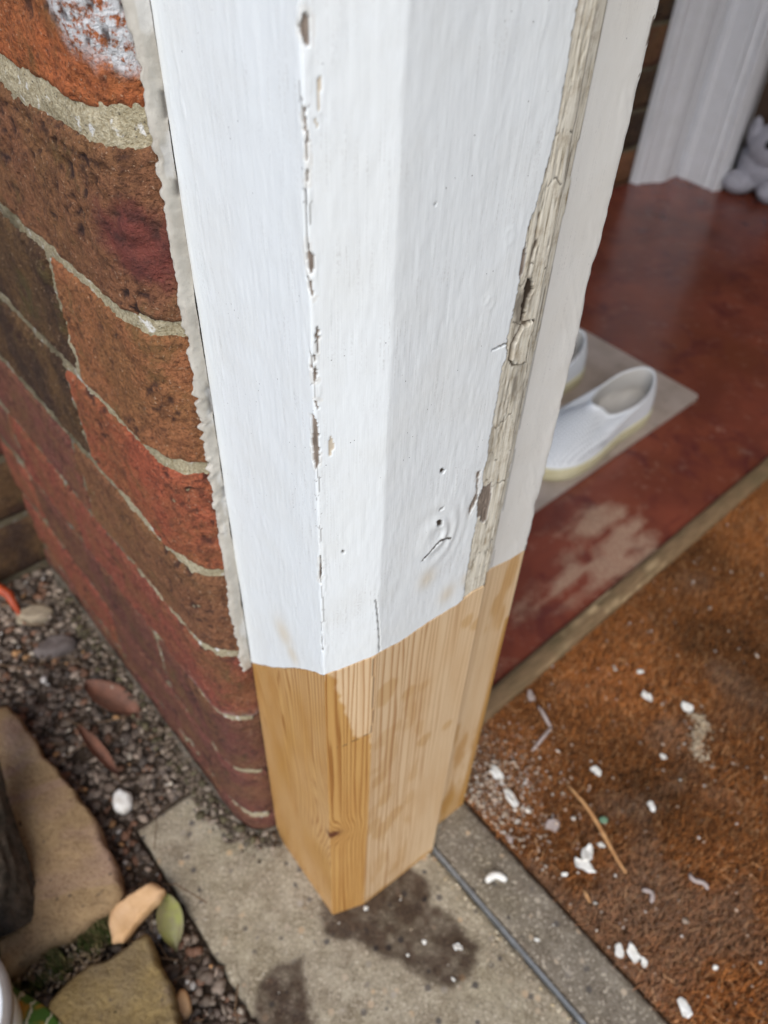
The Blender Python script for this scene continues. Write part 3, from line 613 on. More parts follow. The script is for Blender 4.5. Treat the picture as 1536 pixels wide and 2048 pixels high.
# ------------------------------------------------------------------ the door post
post = empty('door_post', (float(PA[0]), float(PA[1]), 0)); tag(post, 'white painted door post with peeling edge and new pine repair spliced on its foot', 'door post')
po = np.array([PA[0], PA[1]])
def sub(P3):
    P3 = P3.copy(); P3[..., 0] -= po[0]; P3[..., 1] -= po[1]; return P3
ZT = 2.25
cut = np.array(CUT)
def zcut(s): return np.interp(s, np.r_[-0.004, cut[1:, 0]], np.r_[0.252, cut[1:, 1]]) + 0.0005 * fbm(s * 260, 0, 0, 3, 5)

path1 = [PL + 0.05 * CD, PL, PA, PB, PC, PC + 0.006 * (PD - PC) / np.hypot(*(PD - PC))]
s_ = np.r_[np.linspace(-0.05, -0.002, 6), np.arange(-0.0012, SC + 0.0042, 0.00052)]
smax = s_[-1]
t_ = np.linspace(0, 1, 560)
Sg, Tg = np.meshgrid(s_, t_)
ZL = zcut(np.clip(Sg, 0, 1))
Zg = ZL + (0.655 - ZL) * Tg
top = np.array([0.67, 0.7, 0.8, 1.0, 1.4, ZT])[:, None] + 0 * s_[None]
Sg = np.vstack([Sg, np.repeat(s_[None], 6, 0)]); Zg = np.vstack([Zg, top])
xy, nr = smooth_path(path1, Sg, -0.05, 0.0008)
js = Sg + 0.0006 * fbm(Sg * 900, Zg * 400, 0, 3, 1); jz = Zg + 0.0012 * fbm(Sg * 700, Zg * 300, 3, 3, 2)
bare = np.zeros_like(Sg); hole = np.zeros_like(Sg); cream = np.zeros_like(Sg); stain = np.zeros_like(Sg)
for k, poly in CHIP.items():
    tgt = hole if k in ('h1', 'h2', 'h3', 'cr1', 'cr3', 'sp1', 'sp2', 'cD2') else bare
    jj = 0.25 if k[0] in 'hs' or k.startswith('cr') else 1.0
    m = (segdist(Sg, Zg, [(0.1310, 0.3995), (0.1343, 0.4028), (0.1378, 0.4060), (0.1408, 0.4075), (0.1465, 0.4046)]) < 0.00055) if k == 'cr1' else inpoly(Sg + (js - Sg) * jj, Zg + (jz - Zg) * jj, poly); np.maximum(tgt, m, out=tgt)
for k, poly in CREAM.items(): np.maximum(cream, inpoly(js, jz, poly), out=cream)
rim = np.zeros_like(Sg)
for k, poly in CHIP.items():
    if k in ('c1', 'c2', 'c3', 'c4', 'c5', 'c6', 'c6b', 'c6c', 'c7', 'c9', 'c10', 'cC1'):
        q = np.array(poly); fd_ = segdist(js, jz, [tuple(a) for a in q] + [tuple(q[0])]); rim = np.maximum(rim, (fd_ < 0.0006 + 0.0009 * (noise(Sg * 300, Zg * 200, 0, 5) > 0.1)) * (noise(Sg * 400, Zg * 130, 4, 15) > -0.25))
cream = np.maximum(cream, 0.22 * rim * (1 - bare))
near = (np.abs(Sg - SA) < 0.0019) & (Zg > 0.375) & (Zg < 0.60) & (noise(0, Zg * 45, 0, 61) > 0.05)
ci = np.floor((Zg + 0.0015 * noise(Sg * 700, Zg * 60, 0, 62)) / 0.0085); cf = (Zg + 0.0015 * noise(Sg * 700, Zg * 60, 0, 62)) / 0.0085 - ci
craze = near & ((cf < 0.05) | (np.abs(Sg - SA + 0.0013 * noise(ci * 1.7, 0, 0, 63)) < 0.00028)) & (noise(Sg * 500, Zg * 150, 3, 64) > -0.35)
crk = (segdist(Sg, Zg, [(0.1310, 0.3995), (0.1343, 0.4028), (0.1378, 0.4060), (0.1408, 0.4075), (0.1465, 0.4046)]) < 0.0007) * 1.0
# hairline breaks along the first arris and the crack near the foot of the second
arr = np.abs(Sg - (SA - 0.0004 + 0.0007 * noise(0, Zg * 90, 0, 3)))
brk = (arr < 0.00042) & (noise(0, Zg * 55, 0, 8) > 0.22) & (Zg > 0.36) & (Zg < 0.60)
hair = (segdist(Sg, Zg, [(0.1055, 0.3890), (0.1069, 0.376), (0.1082, 0.361), (0.1090, 0.3475)]) < 0.0003)
hole = np.maximum(hole, 0.75 * brk); hole = np.maximum(hole, 0.8 * hair)
flak = (np.abs(Sg - SA) < 0.0028) * sstep(0.05, 0.45, fbm(Sg * 800, Zg * 130, 0, 3, 44)) * (Zg > 0.34)
# weathered strip
st = np.array(STRIP); st = st[np.argsort(st[:, 1])]
lx = np.interp(Zg, st[:, 1], st[:, 0]) + 0.0004 * fbm(Zg * 500, 0, 0, 3, 6) 
lx = np.where(Zg > 0.655, 0.1685, lx)
old = (Sg > lx).astype(float)
gv = fbm(Sg * 1100, Zg * 28, 0, 4, 11, 0.6); gv2 = fbm(Sg * 2400, Zg * 90, 4, 3, 12)
crackle = 1 - np.abs(gv); grooves = sstep(0.90, 0.98, crackle) * sstep(-0.1, 0.35, fbm(Sg * 260, Zg * 35, 2, 3, 15))
wear = sstep(0.46, 0.40, np.abs(Zg - 0.0) * 0) 
wz = np.interp(Zg, [0.34, 0.40, 0.44, 0.50, 0.53, 0.555, 0.62], [0.55, 0.85, 0.75, 1.0, 1.0, 0.5, 0.2])
crev = np.clip(grooves * wz * 1.35 + 0.5 * wz * sstep(0.25, 0.55, gv2) * sstep(0.0, 0.4, fbm(Sg * 200, Zg * 50, 9, 3, 19)), 0, 1) * old
ck = (Zg + 0.006 * noise(Sg * 260, Zg * 30, 0, 72) + 0.35 * (Sg - 0.17)) / 0.017; cki = np.floor(ck); ck = ck - cki
crev = np.maximum(crev, old * ((ck < 0.03) & (noise(cki * 3.7, Sg * 150, 0, 73) > -0.05) & (Zg > 0.37) & (Zg < 0.58)) * 0.8)
fl = inpoly(js, jz, FLAKE).astype(float)
fd = segdist(Sg, Zg, FLAKE + FLAKE[:1])
crev = np.where(fl > 0, crev * 0.25, crev); crev = np.maximum(crev, old * (fd < 0.0011) * (fl < 1) * 0.95)
brown = np.exp(-((Sg - 0.1725) / 0.005) ** 2 - ((Zg - 0.477) / 0.012) ** 2) + np.exp(-((Sg - 0.167) / 0.005) ** 2 - ((Zg - 0.515) / 0.014) ** 2) * 1.4 + 0.8 * np.exp(-((Sg - 0.165) / 0.003) ** 2 - ((Zg - 0.455) / 0.02) ** 2)
brown = np.clip(brown * (0.6 + 0.9 * fbm(Sg * 500, Zg * 120, 4, 3, 66)), 0, 1)
# sharp dark line where the gloss paint stops
edge = np.abs(Sg - lx) < 0.00045
crev = np.maximum(crev, edge * sstep(-0.1, 0.3, noise(0, Zg * 60, 0, 31)) * 0.8 * (Zg < 0.56))
# stains near the foot
for (sx, sz, r) in ((0.045, 0.335, 0.008), (0.052, 0.325, 0.006), (0.150, 0.362, 0.005), (0.163, 0.366, 0.004), (0.135, 0.384, 0.005)):
    stain = np.maximum(stain, np.exp(-((Sg - sx) / r) ** 2 - ((Zg - sz) / (r * 1.3)) ** 2))
d = 0.00025 * fbm(Sg * 60, Zg * 25, 0, 3, 7) + 0.00010 * fbm(Sg * 500, Zg * 120, 0, 3, 9)
kn = np.hypot((Sg - 0.139) / 0.012, (Zg - 0.412) / 0.017); d += 0.0009 * np.exp(-kn ** 2) * (1 + 0.8 * np.sin(kn * 9 + Sg * 300)) * 0.6
d += 0.00015 * np.exp(-((Sg - 0.0135) / 0.003) ** 2) * sstep(0, 0.5, fbm(Sg * 400, Zg * 90, 0, 3, 18)) 
d += 0.00016 * flak
for (sx, sz, r) in ((0.155, 0.545, 0.0022), (0.150, 0.522, 0.002), (0.148, 0.524, 0.0015), (0.035, 0.43, 0.002), (0.038, 0.41, 0.003)):
    rr = np.hypot(Sg - sx, (Zg - sz) * 0.8) / r; d += 0.00009 * np.exp(-(rr - 1) ** 2 * 6)
d += -0.0009 * bare * (1 - old) - 0.0004 * cream - 0.0013 * hole * (1 - crk) - 0.0003 * crk - 0.0006 * bare * old
flat = np.round((gv + 0.35 * fbm(Sg * 500, Zg * 60, 6, 2, 29)) * 3.0) / 3.0
d += old * (-0.0006 + 0.00022 * flat + 0.00008 * gv2 - 0.0006 * crev) + fl * 0.0012
d -= 0.0008 * sstep(SC - 0.002, SC + 0.001, Sg) * (0.5 + 0.9 * fbm(Sg * 30, Zg * 90, 0, 4, 77))
d *= (Sg > -0.001)
d -= 0.00015 * craze
P3 = np.concatenate([xy + nr * d[..., None], Zg[..., None]], -1)
at = {'bare': bare, 'hole': hole, 'cream': cream, 'stain': stain, 'old': old * (1 - bare), 'crev': np.maximum(np.maximum(crev, 0.75 * brown * old), 0.55 * craze)}
uvg = np.stack([Sg, Zg], -1)
oq = (old[:-1, :-1] + old[1:, 1:] + old[:-1, 1:] + old[1:, :-1]) > 2
link('painted_face', grid_mesh('painted_face', sub(P3), uv=uvg, attrs=at, keep=~oq), M_WHITE, post)
o = link('weathered_strip', grid_mesh('weathered_strip', sub(P3), uv=uvg, attrs=at, keep=oq), M_WHITE, post)
o['label'] = 'cracked cream strip of old flaking paint'

# recessed cream face
Din = PD + (PD - PE) / np.hypot(*(PD - PE)) * 0.004
path2 = [Din, PE, PE + 0.10 * AD]
LE = float(np.hypot(*(PE - PD)))
s2 = np.r_[np.arange(-0.004, LE + 0.002, 0.0008), np.linspace(LE + 0.004, LE + 0.10, 10)]
t2 = np.linspace(0, 1, 330); S2, T2 = np.meshgrid(s2, t2)
ec = np.array(ECUT); zl = np.interp(S2, ec[:, 0], ec[:, 1]); Z2 = zl + (0.655 - zl) * T2
S2 = np.vstack([S2, np.repeat(s2[None], 6, 0)]); Z2 = np.vstack([Z2, np.array([0.67, 0.7, 0.8, 1.0, 1.4, ZT])[:, None] + 0 * s2[None]])
xy, nr = smooth_path(path2, S2, -0.004, 0.0008)
d = 0.00018 * fbm(S2 * 90, Z2 * 45, 0, 4, 3) + 0.0002 * sstep(0.1, 0.5, fbm(S2 * 260 + Z2 * 120, Z2 * 60, 2, 3, 5)) * sstep(0.0, LE, S2)
en = sstep(LE - 0.003, LE, S2) * (S2 < LE + 0.01)
notch = np.exp(-((Z2 - 0.497) / 0.006) ** 2) + 0.8 * np.exp(-((Z2 - 0.508) / 0.003) ** 2) + 0.6 * np.exp(-((Z2 - 0.37) / 0.004) ** 2)
d -= en * (0.0014 * notch + 0.0006 * np.abs(fbm(0, Z2 * 120, 0, 4, 8)))
bare2 = (en > 0.3) * (noise(0, Z2 * 60, 0, 6) > 0.72) * (noise(S2 * 900, Z2 * 200, 0, 2) > 0.1) * 1.0
z0a = np.zeros_like(S2); crack2 = (np.abs(S2 - (0.0026 + 0.0004 * fbm(Z2 * 40, 0, 0, 2, 4))) < 0.0003) * (noise(0, Z2 * 30, 0, 9) > 0.0) * 1.0
wE = np.interp(Z2, [0.34, 0.45, 0.55, 0.62], [0.0004, 0.0012, 0.0024, 0.0030]) + 0.0004 * fbm(Z2 * 150, 0, 3, 3, 3); oldE = ((S2 < wE) & (Z2 < 0.7)) * 1.0
crevE = oldE * sstep(0.25, 0.5, fbm(S2 * 1500, Z2 * 40, 2, 3, 5)) * 0.8; d += oldE * 0.0006
P2 = np.concatenate([xy + nr * d[..., None], Z2[..., None]], -1)
o = link('painted_stop', grid_mesh('painted_stop', sub(P2), uv=np.stack([S2, Z2], -1), attrs={'bare': bare2, 'hole': z0a, 'cream': z0a, 'stain': z0a, 'old': oldE, 'crev': np.maximum(crack2 * 0.5, crevE)}), M_CREAM, post)
o['label'] = 'smooth cream painted recessed face'
# old timber core closing the back of the painted part
core = [PL + 0.05 * CD + 0.001 * AD, PL + 0.002 * CD, PA + 0.003 * CD + 0.003 * AD, PB + 0.003 * AD, PC + 0.003 * AD - 0.002 * CD, PD + 0.002 * AD, PE + 0.003 * AD - 0.002 * CD, PE + 0.10 * AD - 0.002 * CD]
def prism_cut(name, pts, z0, zf):
    n = len(pts); V = [(p[0] - po[0], p[1] - po[1], zf(p)) for p in pts] + [(p[0] - po[0], p[1] - po[1], z0) for p in pts]
    F = [tuple(range(n)), tuple(range(2 * n - 1, n - 1, -1))] + [(i, n + i, n + (i + 1) % n, (i + 1) % n) for i in range(n)]
    me = bpy.data.meshes.new(name); me.from_pydata(V, [], F); me.update(); return me
M_CORE = m_simple('old_timber', (0.20, 0.14, 0.09), (0.12, 0.08, 0.05), 80, 0.85, 0.0005)
link('timber_core', prism_cut('timber_core', core, ZT, lambda p: 0.345 if np.dot(p - PA, AD) < 0.05 and np.dot(p - PD, CD) < 0.0 else 0.337 if np.dot(p - PD, CD) >= 0 else 0.262), M_CORE, post)

# new pine splice
path3 = [PL + 0.05 * CD, PL, PA, PB, PC, PD, PE, PE + 0.08 * AD, PL + 0.05 * CD]
Lfull = sum(float(np.hypot(*(b - a))) for a, b in zip(path3, path3[1:]))
SD = SC + float(np.hypot(*(PD - PC))); SE = SD + LE
s3 = np.r_[np.linspace(-0.05, -0.002, 5), np.arange(-0.0012, SE + 0.002, 0.0007), np.linspace(SE + 0.006, Lfull - 0.05, 14)]
def ztop3(s):
    z = zcut(np.clip(s, 0, SC)); z = np.where(s > SC + 0.004, np.interp(s - SD, ec[:, 0], ec[:, 1]), z)
    z = np.where(s > SE + 0.01, 0.333, z); return z - 0.0009
t3 = np.linspace(0, 1, 300); S3, T3 = np.meshgrid(s3, t3); Z3 = 0.0 + (ztop3(S3)) * T3
S3 = np.vstack([S3, S3[-1:]]); Z3 = np.vstack([Z3, Z3[-1:]]); inner = np.zeros_like(S3); inner[-1] = 1
xy, nr = smooth_path(path3, S3, -0.05, 0.0006)
onA = (S3 < SA); onB = (S3 >= SA) & (S3 < SB); onC = (S3 >= SB) & (S3 < SC + 0.002)

kd = np.hypot((S3 - KNOT[0] - 0.001) / 0.012, (Z3 - KNOT[1]) / 0.010)
defl = 0.0075 * np.exp(-((Z3 - KNOT[1]) / 0.013) ** 2) * np.exp(-(np.maximum(S3 - KNOT[0], 0) / 0.016) ** 2)
deflA = 0.010 * np.exp(-((Z3 - KNOT[1] - 0.01) / 0.05) ** 2) * np.exp(-((SA - S3) / 0.020) ** 2)
wav = 0.0012 * fbm(S3 * 25, Z3 * 9, 0, 3, 5)
rA = (S3 + wav * 2.2 - deflA + 0.012 * np.exp(-((S3 - 0.02) / 0.02) ** 2) * (Z3 / 0.3) ** 2) / 0.0027
rB = 42 + (S3 - SA + wav * 0.4 - defl) / 0.0031
rC = 70 + (S3 - SB + wav * 0.8) / (0.0034)
ring = np.where(onA, rA, np.where(onB, rB, rC))
ring = ring + 1.1 * fbm(S3 * 170, Z3 * 4, 0, 3, 91) + 0.8 * fbm(S3 * 45, Z3 * 3, 2, 2, 95)
gc = np.where(onA, 0.85, np.where(onB, 0.95, 0.85 - 0.5 * sstep(SB + 0.018, SC - 0.005, S3)))
wet = np.where(onA, 0.74 + 0.3 * fbm(S3 * 40, Z3 * 12, 0, 3, 8), 0.10)
jx = S3 + 0.0015 * fbm(S3 * 300, Z3 * 160, 0, 3, 4); jz = Z3 + 0.003 * fbm(S3 * 200, Z3 * 90, 5, 3, 4)
wet = np.where(onB & inpoly(jx, jz, BAMBER), 0.9, wet)
for sx, sz, r in SPOTS:
    if r > 0: wet = np.maximum(wet, 0.5 * (np.hypot(jx - sx, (jz - sz) * 0.8) < r * 0.9) * (S3 > SB))
blot = sstep(0.10, 0.3, fbm(S3 * 90, Z3 * 55, 1, 4, 61)) * (S3 > SB) * (S3 < SB + 0.04) * (Z3 < 0.29); wet = np.maximum(wet, 0.35 * blot)
onE = S3 > SD - 0.0005
wet = np.where(onE, np.clip(0.1 + 0.9 * sstep(0.006, 0.0025, (SE - S3) + 0.012 * (Z3 - 0.22)) * (Z3 < 0.27) + 0.6 * sstep(0.07, 0.02, Z3) + 0.5 * sstep(0.1, 0.4, fbm(S3 * 90, Z3 * 25, 0, 3, 71)), 0, 0.95), wet)
wet = np.maximum(wet, 0.9 * sstep(0.012, 0.0, Z3 + 0.004 * fbm(S3 * 90, 0, 0, 3, 3)))
knot = np.clip(1.6 * np.exp(-kd ** 2 * 5.5), 0, 1) * ((S3 > SA - 0.006)) * (S3 < SB + 0.0) 
hole = (segdist(S3, Z3, SCARF) < 0.00033) * 0.75
hole = np.maximum(hole, inner)
for _ in range(1): wet[1:-1, 1:-1] = (wet[1:-1, 1:-1] * 2 + wet[:-2, 1:-1] + wet[2:, 1:-1] + wet[1:-1, :-2] + wet[1:-1, 2:]) / 6
d = -0.0005 - 0.0005 * (hole > 0.5) * (1 - inner) + 0.0001 * fbm(S3 * 60, Z3 * 12, 0, 3, 9) - 0.010 * inner
P3 = np.concatenate([xy + nr * d[..., None], Z3[..., None]], -1)
o = link('pine_splice', grid_mesh('pine_splice', sub(P3), uv=np.stack([S3, Z3], -1), attrs={'ring': ring, 'gc': gc, 'wet': wet, 'knot': knot, 'hole': hole}), M_PINE, post)
o['label'] = 'bare new pine block with amber stains and a knot'

# ------------------------------------------------------------------ brick walls
wall_pts = np.array([(-0.0785 + 0.09 * math.cos(0.93), 0.2680 + 0.09 * math.sin(0.93)), (-0.0785, 0.2680), (-0.0845, 0.2660), (-0.0957, 0.2658), (-0.1036, 0.2695), (-0.1122, 0.2760), (-0.3594, 0.5440), (-0.42, 0.610)])
WL = np.r_[0, np.cumsum(np.hypot(*np.diff(wall_pts, axis=0).T))] - 0.09
WOF = 1.0
def wall_at(t, r=0.004):
    def ev(q): return np.stack([np.interp(q, WL, wall_pts[:, 0]), np.interp(q, WL, wall_pts[:, 1])], -1)
    p = sum(ev(t + k * r) for k in np.linspace(-1, 1, 7)) / 7
    d = ev(t + 0.003) - ev(t - 0.003); d /= np.linalg.norm(d, axis=-1, keepdims=True)
    return p, np.stack([-d[..., 1], d[..., 0]], -1)                  # outward normal (towards the garden)

def brick_grid(name, t0, t1, z0, z1, at_fn, res, seed, depth=0.05, edge=0.0046, rough=0.0014, extra=None):
    nt = max(4, int((t1 - t0) / res)); nz = max(4, int((z1 - z0) / res))
    # denser samples near the edges
    f = lambda n: (lambda x: x - 0.11 * np.sin(2 * np.pi * x))(np.linspace(0, 1, n))
    T, Zz = np.meshgrid(t0 + (t1 - t0) * f(nt), z0 + (z1 - z0) * f(nz))
    p, n = at_fn(T)
    et = np.minimum(T - t0, t1 - T); ez = np.minimum(Zz - z0, z1 - Zz)
    e = np.hypot(np.clip(1 - et / edge, 0, 1), np.clip(1 - ez / edge, 0, 1))
    d = -edge * 0.7 * (1 - np.sqrt(np.clip(1 - np.clip(e, 0, 1) ** 2, 0, 1)))
    d = d + rough * 1.2 * fbm(T * 40, Zz * 40, seed, 4, seed) + rough * 0.9 * fbm(T * 160, Zz * 160, seed, 4, seed + 3)
    wq = 0.004 * noise(T * 55, Zz * 55, 3, seed); fold = fbm(T * 45, (Zz + wq - 0.25 * T) * 210, seed, 3, seed + 9); d = d + rough * 0.55 * (1 - np.abs(fold)) ** 4 * sstep(-0.3, 0.3, noise(T * 30, Zz * 30, 8, seed)) + rough * 0.35 * fbm(T * 480, Zz * 480, seed, 2, seed + 23)
    crev = sstep(0.35, 0.62, fbm(T * 240, Zz * 300, 1, 3, seed + 4)) * 0.55
    pitm = sstep(0.52, 0.68, noise(T * 300, Zz * 380, seed, seed + 31)) * sstep(-0.2, 0.3, noise(T * 40, Zz * 40, 2, seed + 33)); crev = np.maximum(crev, pitm * 0.85); d = d - 0.0009 * pitm
    A = {'red': np.zeros_like(T), 'bloom': np.zeros_like(T), 'crev': crev}
    if extra: d = extra(T, Zz, d, A)
    zz = Zz + (0.0013 * fbm(T * 35, Zz * 5, 0, 3, seed + 1) + 0.0008 * fbm(T * 260, Zz * 5, 0, 2, seed + 2)) * np.sign(Zz - (z0 + z1) / 2)
    xy = p + n * d[..., None]
    P3 = np.concatenate([xy, zz[..., None]], -1)
    pad = lambda a: np.pad(a, [(1, 1), (1, 1)] + [(0, 0)] * (a.ndim - 2), mode='edge')
    P4 = pad(P3); N4 = pad(np.concatenate([n, np.zeros_like(n[..., :1])], -1))
    m = np.zeros(P4.shape[:2], bool); m[0] = m[-1] = True; m[:, 0] = m[:, -1] = True
    P4[m] -= N4[m] * depth
    return grid_mesh(name, P4, attrs={k: pad(v) for k, v in A.items()}, flip=True)

garden_wall = empty('brick_wall', (-0.2, 0.38, 0)); tag(garden_wall, 'rough orange and brown brick wall beside the white door post', 'brick wall')
gl = np.array([-0.2, 0.38, 0.0])
def local_shift(me, off):
    me.transform(Matrix.Translation(-Vector(off))); return me
cols = {'orange': (0.40, 0.115, 0.036), 'brown': (0.22, 0.092, 0.042), 'tan': (0.30, 0.115, 0.046), 'redor': (0.36, 0.090, 0.042), 'dark': (0.055, 0.028, 0.015), 'red': (0.27, 0.072, 0.043), 'plum': (0.165, 0.056, 0.040)}
def ex7(T, Z, d, A):
    j = 0.006 * fbm(T * 120, Z * 120, 0, 4, 5)
    A['bloom'] = np.clip(1.4 * sstep(0.022, 0.012, np.hypot((T - 0.018 + j) * 0.9, (Z - 0.610 + j) * 0.8)) + 0.8 * sstep(0.008, 0.004, np.hypot(T - 0.010 + j, Z - 0.588)), 0, 1); return d
def ex6(T, Z, d, A):
    r = np.hypot((T - 0.016) / 0.020, (Z - 0.526) / 0.018); A['red'] = sstep(1.2, 0.5, r + 0.4 * fbm(T * 120, Z * 120, 0, 3, 8))
    k = np.hypot((T - 0.018) / 0.010, (Z - 0.531) / 0.0055); rn = np.exp(-(k - 1) ** 2 * 9)
    d = d - 0.0009 * rn + 0.0010 * np.exp(-k ** 2 * 2)
    A['crev'] = np.maximum(A['crev'] * 1.2, 0.75 * rn * sstep(-0.1, 0.3, fbm(T * 300, Z * 300, 0, 3, 7)))
    h = np.hypot(T - 0.058, Z - 0.551) / 0.0016; hole = np.exp(-h ** 2 * 1.2); A['crev'] = np.maximum(A['crev'], hole); d = d - 0.002 * hole + 0.0008 * np.exp(-(h - 1.8) ** 2 * 3)
    A['bloom'] = 0.0 * T
    return d
def ex5(T, Z, d, A):
    return d - 0.0010 * np.exp(-((Z - 0.462 - 0.1 * T) / 0.003) ** 2) * (T < 0.04)
def ex2(T, Z, d, A):
    A['bloom'] = 0.9 * np.exp(-((Z - 0.190) / 0.006) ** 2) * (T < 0.07) + 0.8 * np.exp(-((Z - 0.163) / 0.02) ** 2 - (T / 0.02) ** 2); return d
layout = {7: ([0.0008, 0.222, 0.45], ['orange', 'tan']), 6: ([0.0008, 0.226, 0.45], ['brown', 'dark']), 5: ([0.0008, 0.112, 0.335, 0.46], ['tan', 'dark', 'dark']),  # dark bricks further along hold the wall's shading in their base colour
          4: ([0.0008, 0.138, 0.36, 0.46], ['redor', 'dark', 'plum']), 3: ([0.0008, 0.172, 0.39, 0.46], ['brown', 'plum', 'dark']), 2: ([0.0008, 0.225, 0.335, 0.46], ['red', 'red', 'plum']),
          1: ([0.0008, 0.115, 0.34, 0.46], ['plum', 'plum', 'red']), 0: ([0.0008, 0.225, 0.45], ['plum', 'red']), -1: ([-0.02, 0.115, 0.335, 0.46], ['plum', 'plum', 'plum'])}
extras = {(7, 0): ex7, (6, 0): ex6, (5, 0): ex5, (2, 0): ex2}
random.seed(3)
for k in range(-1, 29):
    z0 = 0.04 + 0.075 * k; j = 0.0034 if k != 7 else 0.0056
    zb, zt = z0 + j, z0 + 0.075 - (0.0034 if k != 6 else 0.0048)
    if k > 7: lay_ = ([-0.02, 0.222, 0.45], ['tan', 'brown']) if k % 2 else ([-0.02, 0.115, 0.335, 0.46], ['orange', 'tan', 'brown'])
    else: lay_ = layout[k]
    if k <= 2 or k > 8: lay_ = ([-0.02] + lay_[0][1:], lay_[1])
    for i, cn in enumerate(lay_[1]):
        ta, tb = lay_[0][i] + (0.0 if i == 0 else 0.0024), lay_[0][i + 1] - 0.0024
        res = 0.0013 if (i == 0 and 2 <= k <= 7) else 0.0022 if k <= 7 and i < 2 else 0.012
        if k > 8: res = 0.02
        me = brick_grid('brick', ta, tb, zb, zt, wall_at, res, k * 7 + i, extra=extras.get((k, i)))
        v = random.uniform(0.88, 1.12); c = cols[cn]
        link('brick', local_shift(me, gl), M_BRICK, garden_wall, color=(c[0] * v, c[1] * v, c[2] * v, 1))
T, Zz = np.meshgrid(np.arange(-0.06, 0.455, 0.0016), np.r_[np.arange(-0.05, 0.66, 0.0019), 0.7, 1.0, 1.5, 2.25])
p, n = wall_at(T); dm = -0.0022 - 0.004 * sstep(0.0015, 0.0, T) + 0.0011 * fbm(T * 120, Zz * 120, 0, 4, 9) + 0.0009 * fbm(T * 500, Zz * 500, 0, 2, 19) + 0.0016 * np.exp(-((Zz - 0.565) / 0.008) ** 2)
mortar_dark = np.clip(0.9 * sstep(0.08, 0.16, T + 0.03 * fbm(T * 30, Zz * 30, 0, 3, 3)) * (0.75 + 0.6 * fbm(T * 60, Zz * 60, 1, 3, 6)), 0, 0.80)  # mortar turns darker further along the wall
mo_ = link('mortar', local_shift(grid_mesh('mortar', np.concatenate([p + n * dm[..., None], Zz[..., None]], -1), attrs={'mortar_dark': mortar_dark}, flip=True), gl), M_MORTAR, garden_wall)

# cement fillet at the foot of the wall
T, K = np.meshgrid(np.arange(-0.03, 0.40, 0.003), np.linspace(0, 1, 14))
p, n = wall_at(T); outw = 0.001 + (0.013 + 0.012 * fbm(T * 40, 0, 0, 4, 4)) * K; zz = 0.022 * (1 - K) ** 1.6 - 0.004 + 0.004 * fbm(T * 70, K * 6, 0, 4, 5) + 0.004 * fbm(T * 20, 0, 0, 2, 6) * (1 - K)
zz = np.where(K > 0.99, -0.02, zz)
fi = link('cement_fillet', local_shift(grid_mesh('cement_fillet', np.concatenate([p + n * outw[..., None], zz[..., None]], -1), flip=True), gl), M_RENDER, garden_wall)

# sealant bead between bricks and post
zs = np.r_[np.arange(0.252, 0.66, 0.0007), 0.7, 1.0, 1.6, 2.2]; ks = np.linspace(0, 1, 16)
K, Zz = np.meshgrid(ks, zs)
edgeL = PL + 0.0002 * -AD
wv = 0.0042 + 0.0020 * sstep(0.575, 0.62, Zz) + 0.0007 * fbm(Zz * 60, 0, 0, 3, 3) + 0.0019 * np.clip(fbm(Zz * 330, 0, 2, 4, 7), -0.5, 0.5) * (0.25 + np.abs(noise(0, Zz * 70, 6, 9)) * 1.6)
pw, nw = wall_at(wv * 1.0)
base = edgeL * (1 - K[..., None]) + pw * K[..., None]
od = np.array([-0.28, -0.96])
hgt = 0.0002 + 0.0026 * sstep(0.0, 0.5, K) + 0.0005 * np.sin(np.pi * K) + 0.0005 * fbm(K * 3, Zz * 130, 0, 4, 8) + 0.0007 * fbm(K * 1.5, Zz * 50, 1, 3, 28)
gap = 0.55 * sstep(0.40, 0.55, noise(0, Zz * 75, 0, 5)) * (Zz > 0.38) * np.exp(-((K - 0.10) / 0.10) ** 2)
rip = ((Zz > 0.375) & (Zz < 0.425)); hgt = hgt + 0.0006 * np.sin(Zz * 620 + K * 3) * rip * np.sin(np.pi * K)
hgt = hgt - 0.002 * gap
hgt = np.where(K > 0.97, -0.0010, hgt) - 0.0009 * sstep(0.75, 0.95, K)
P3 = np.concatenate([base + od * hgt[..., None], Zz[..., None]], -1)
wh = (1 - K) * sstep(0.1, 0.5, fbm(K * 2, Zz * 90, 0, 3, 41)) * (K < 0.35)
o = link('sealant_bead', grid_mesh('sealant_bead', P3, attrs={'hole': np.clip(gap * 1.3, 0, 1), 'white': np.clip(wh * 0.35, 0, 1)}, flip=False), M_CAULK)
tag(o, 'ragged grey sealant bead filling the joint between bricks and white post', 'sealant bead')

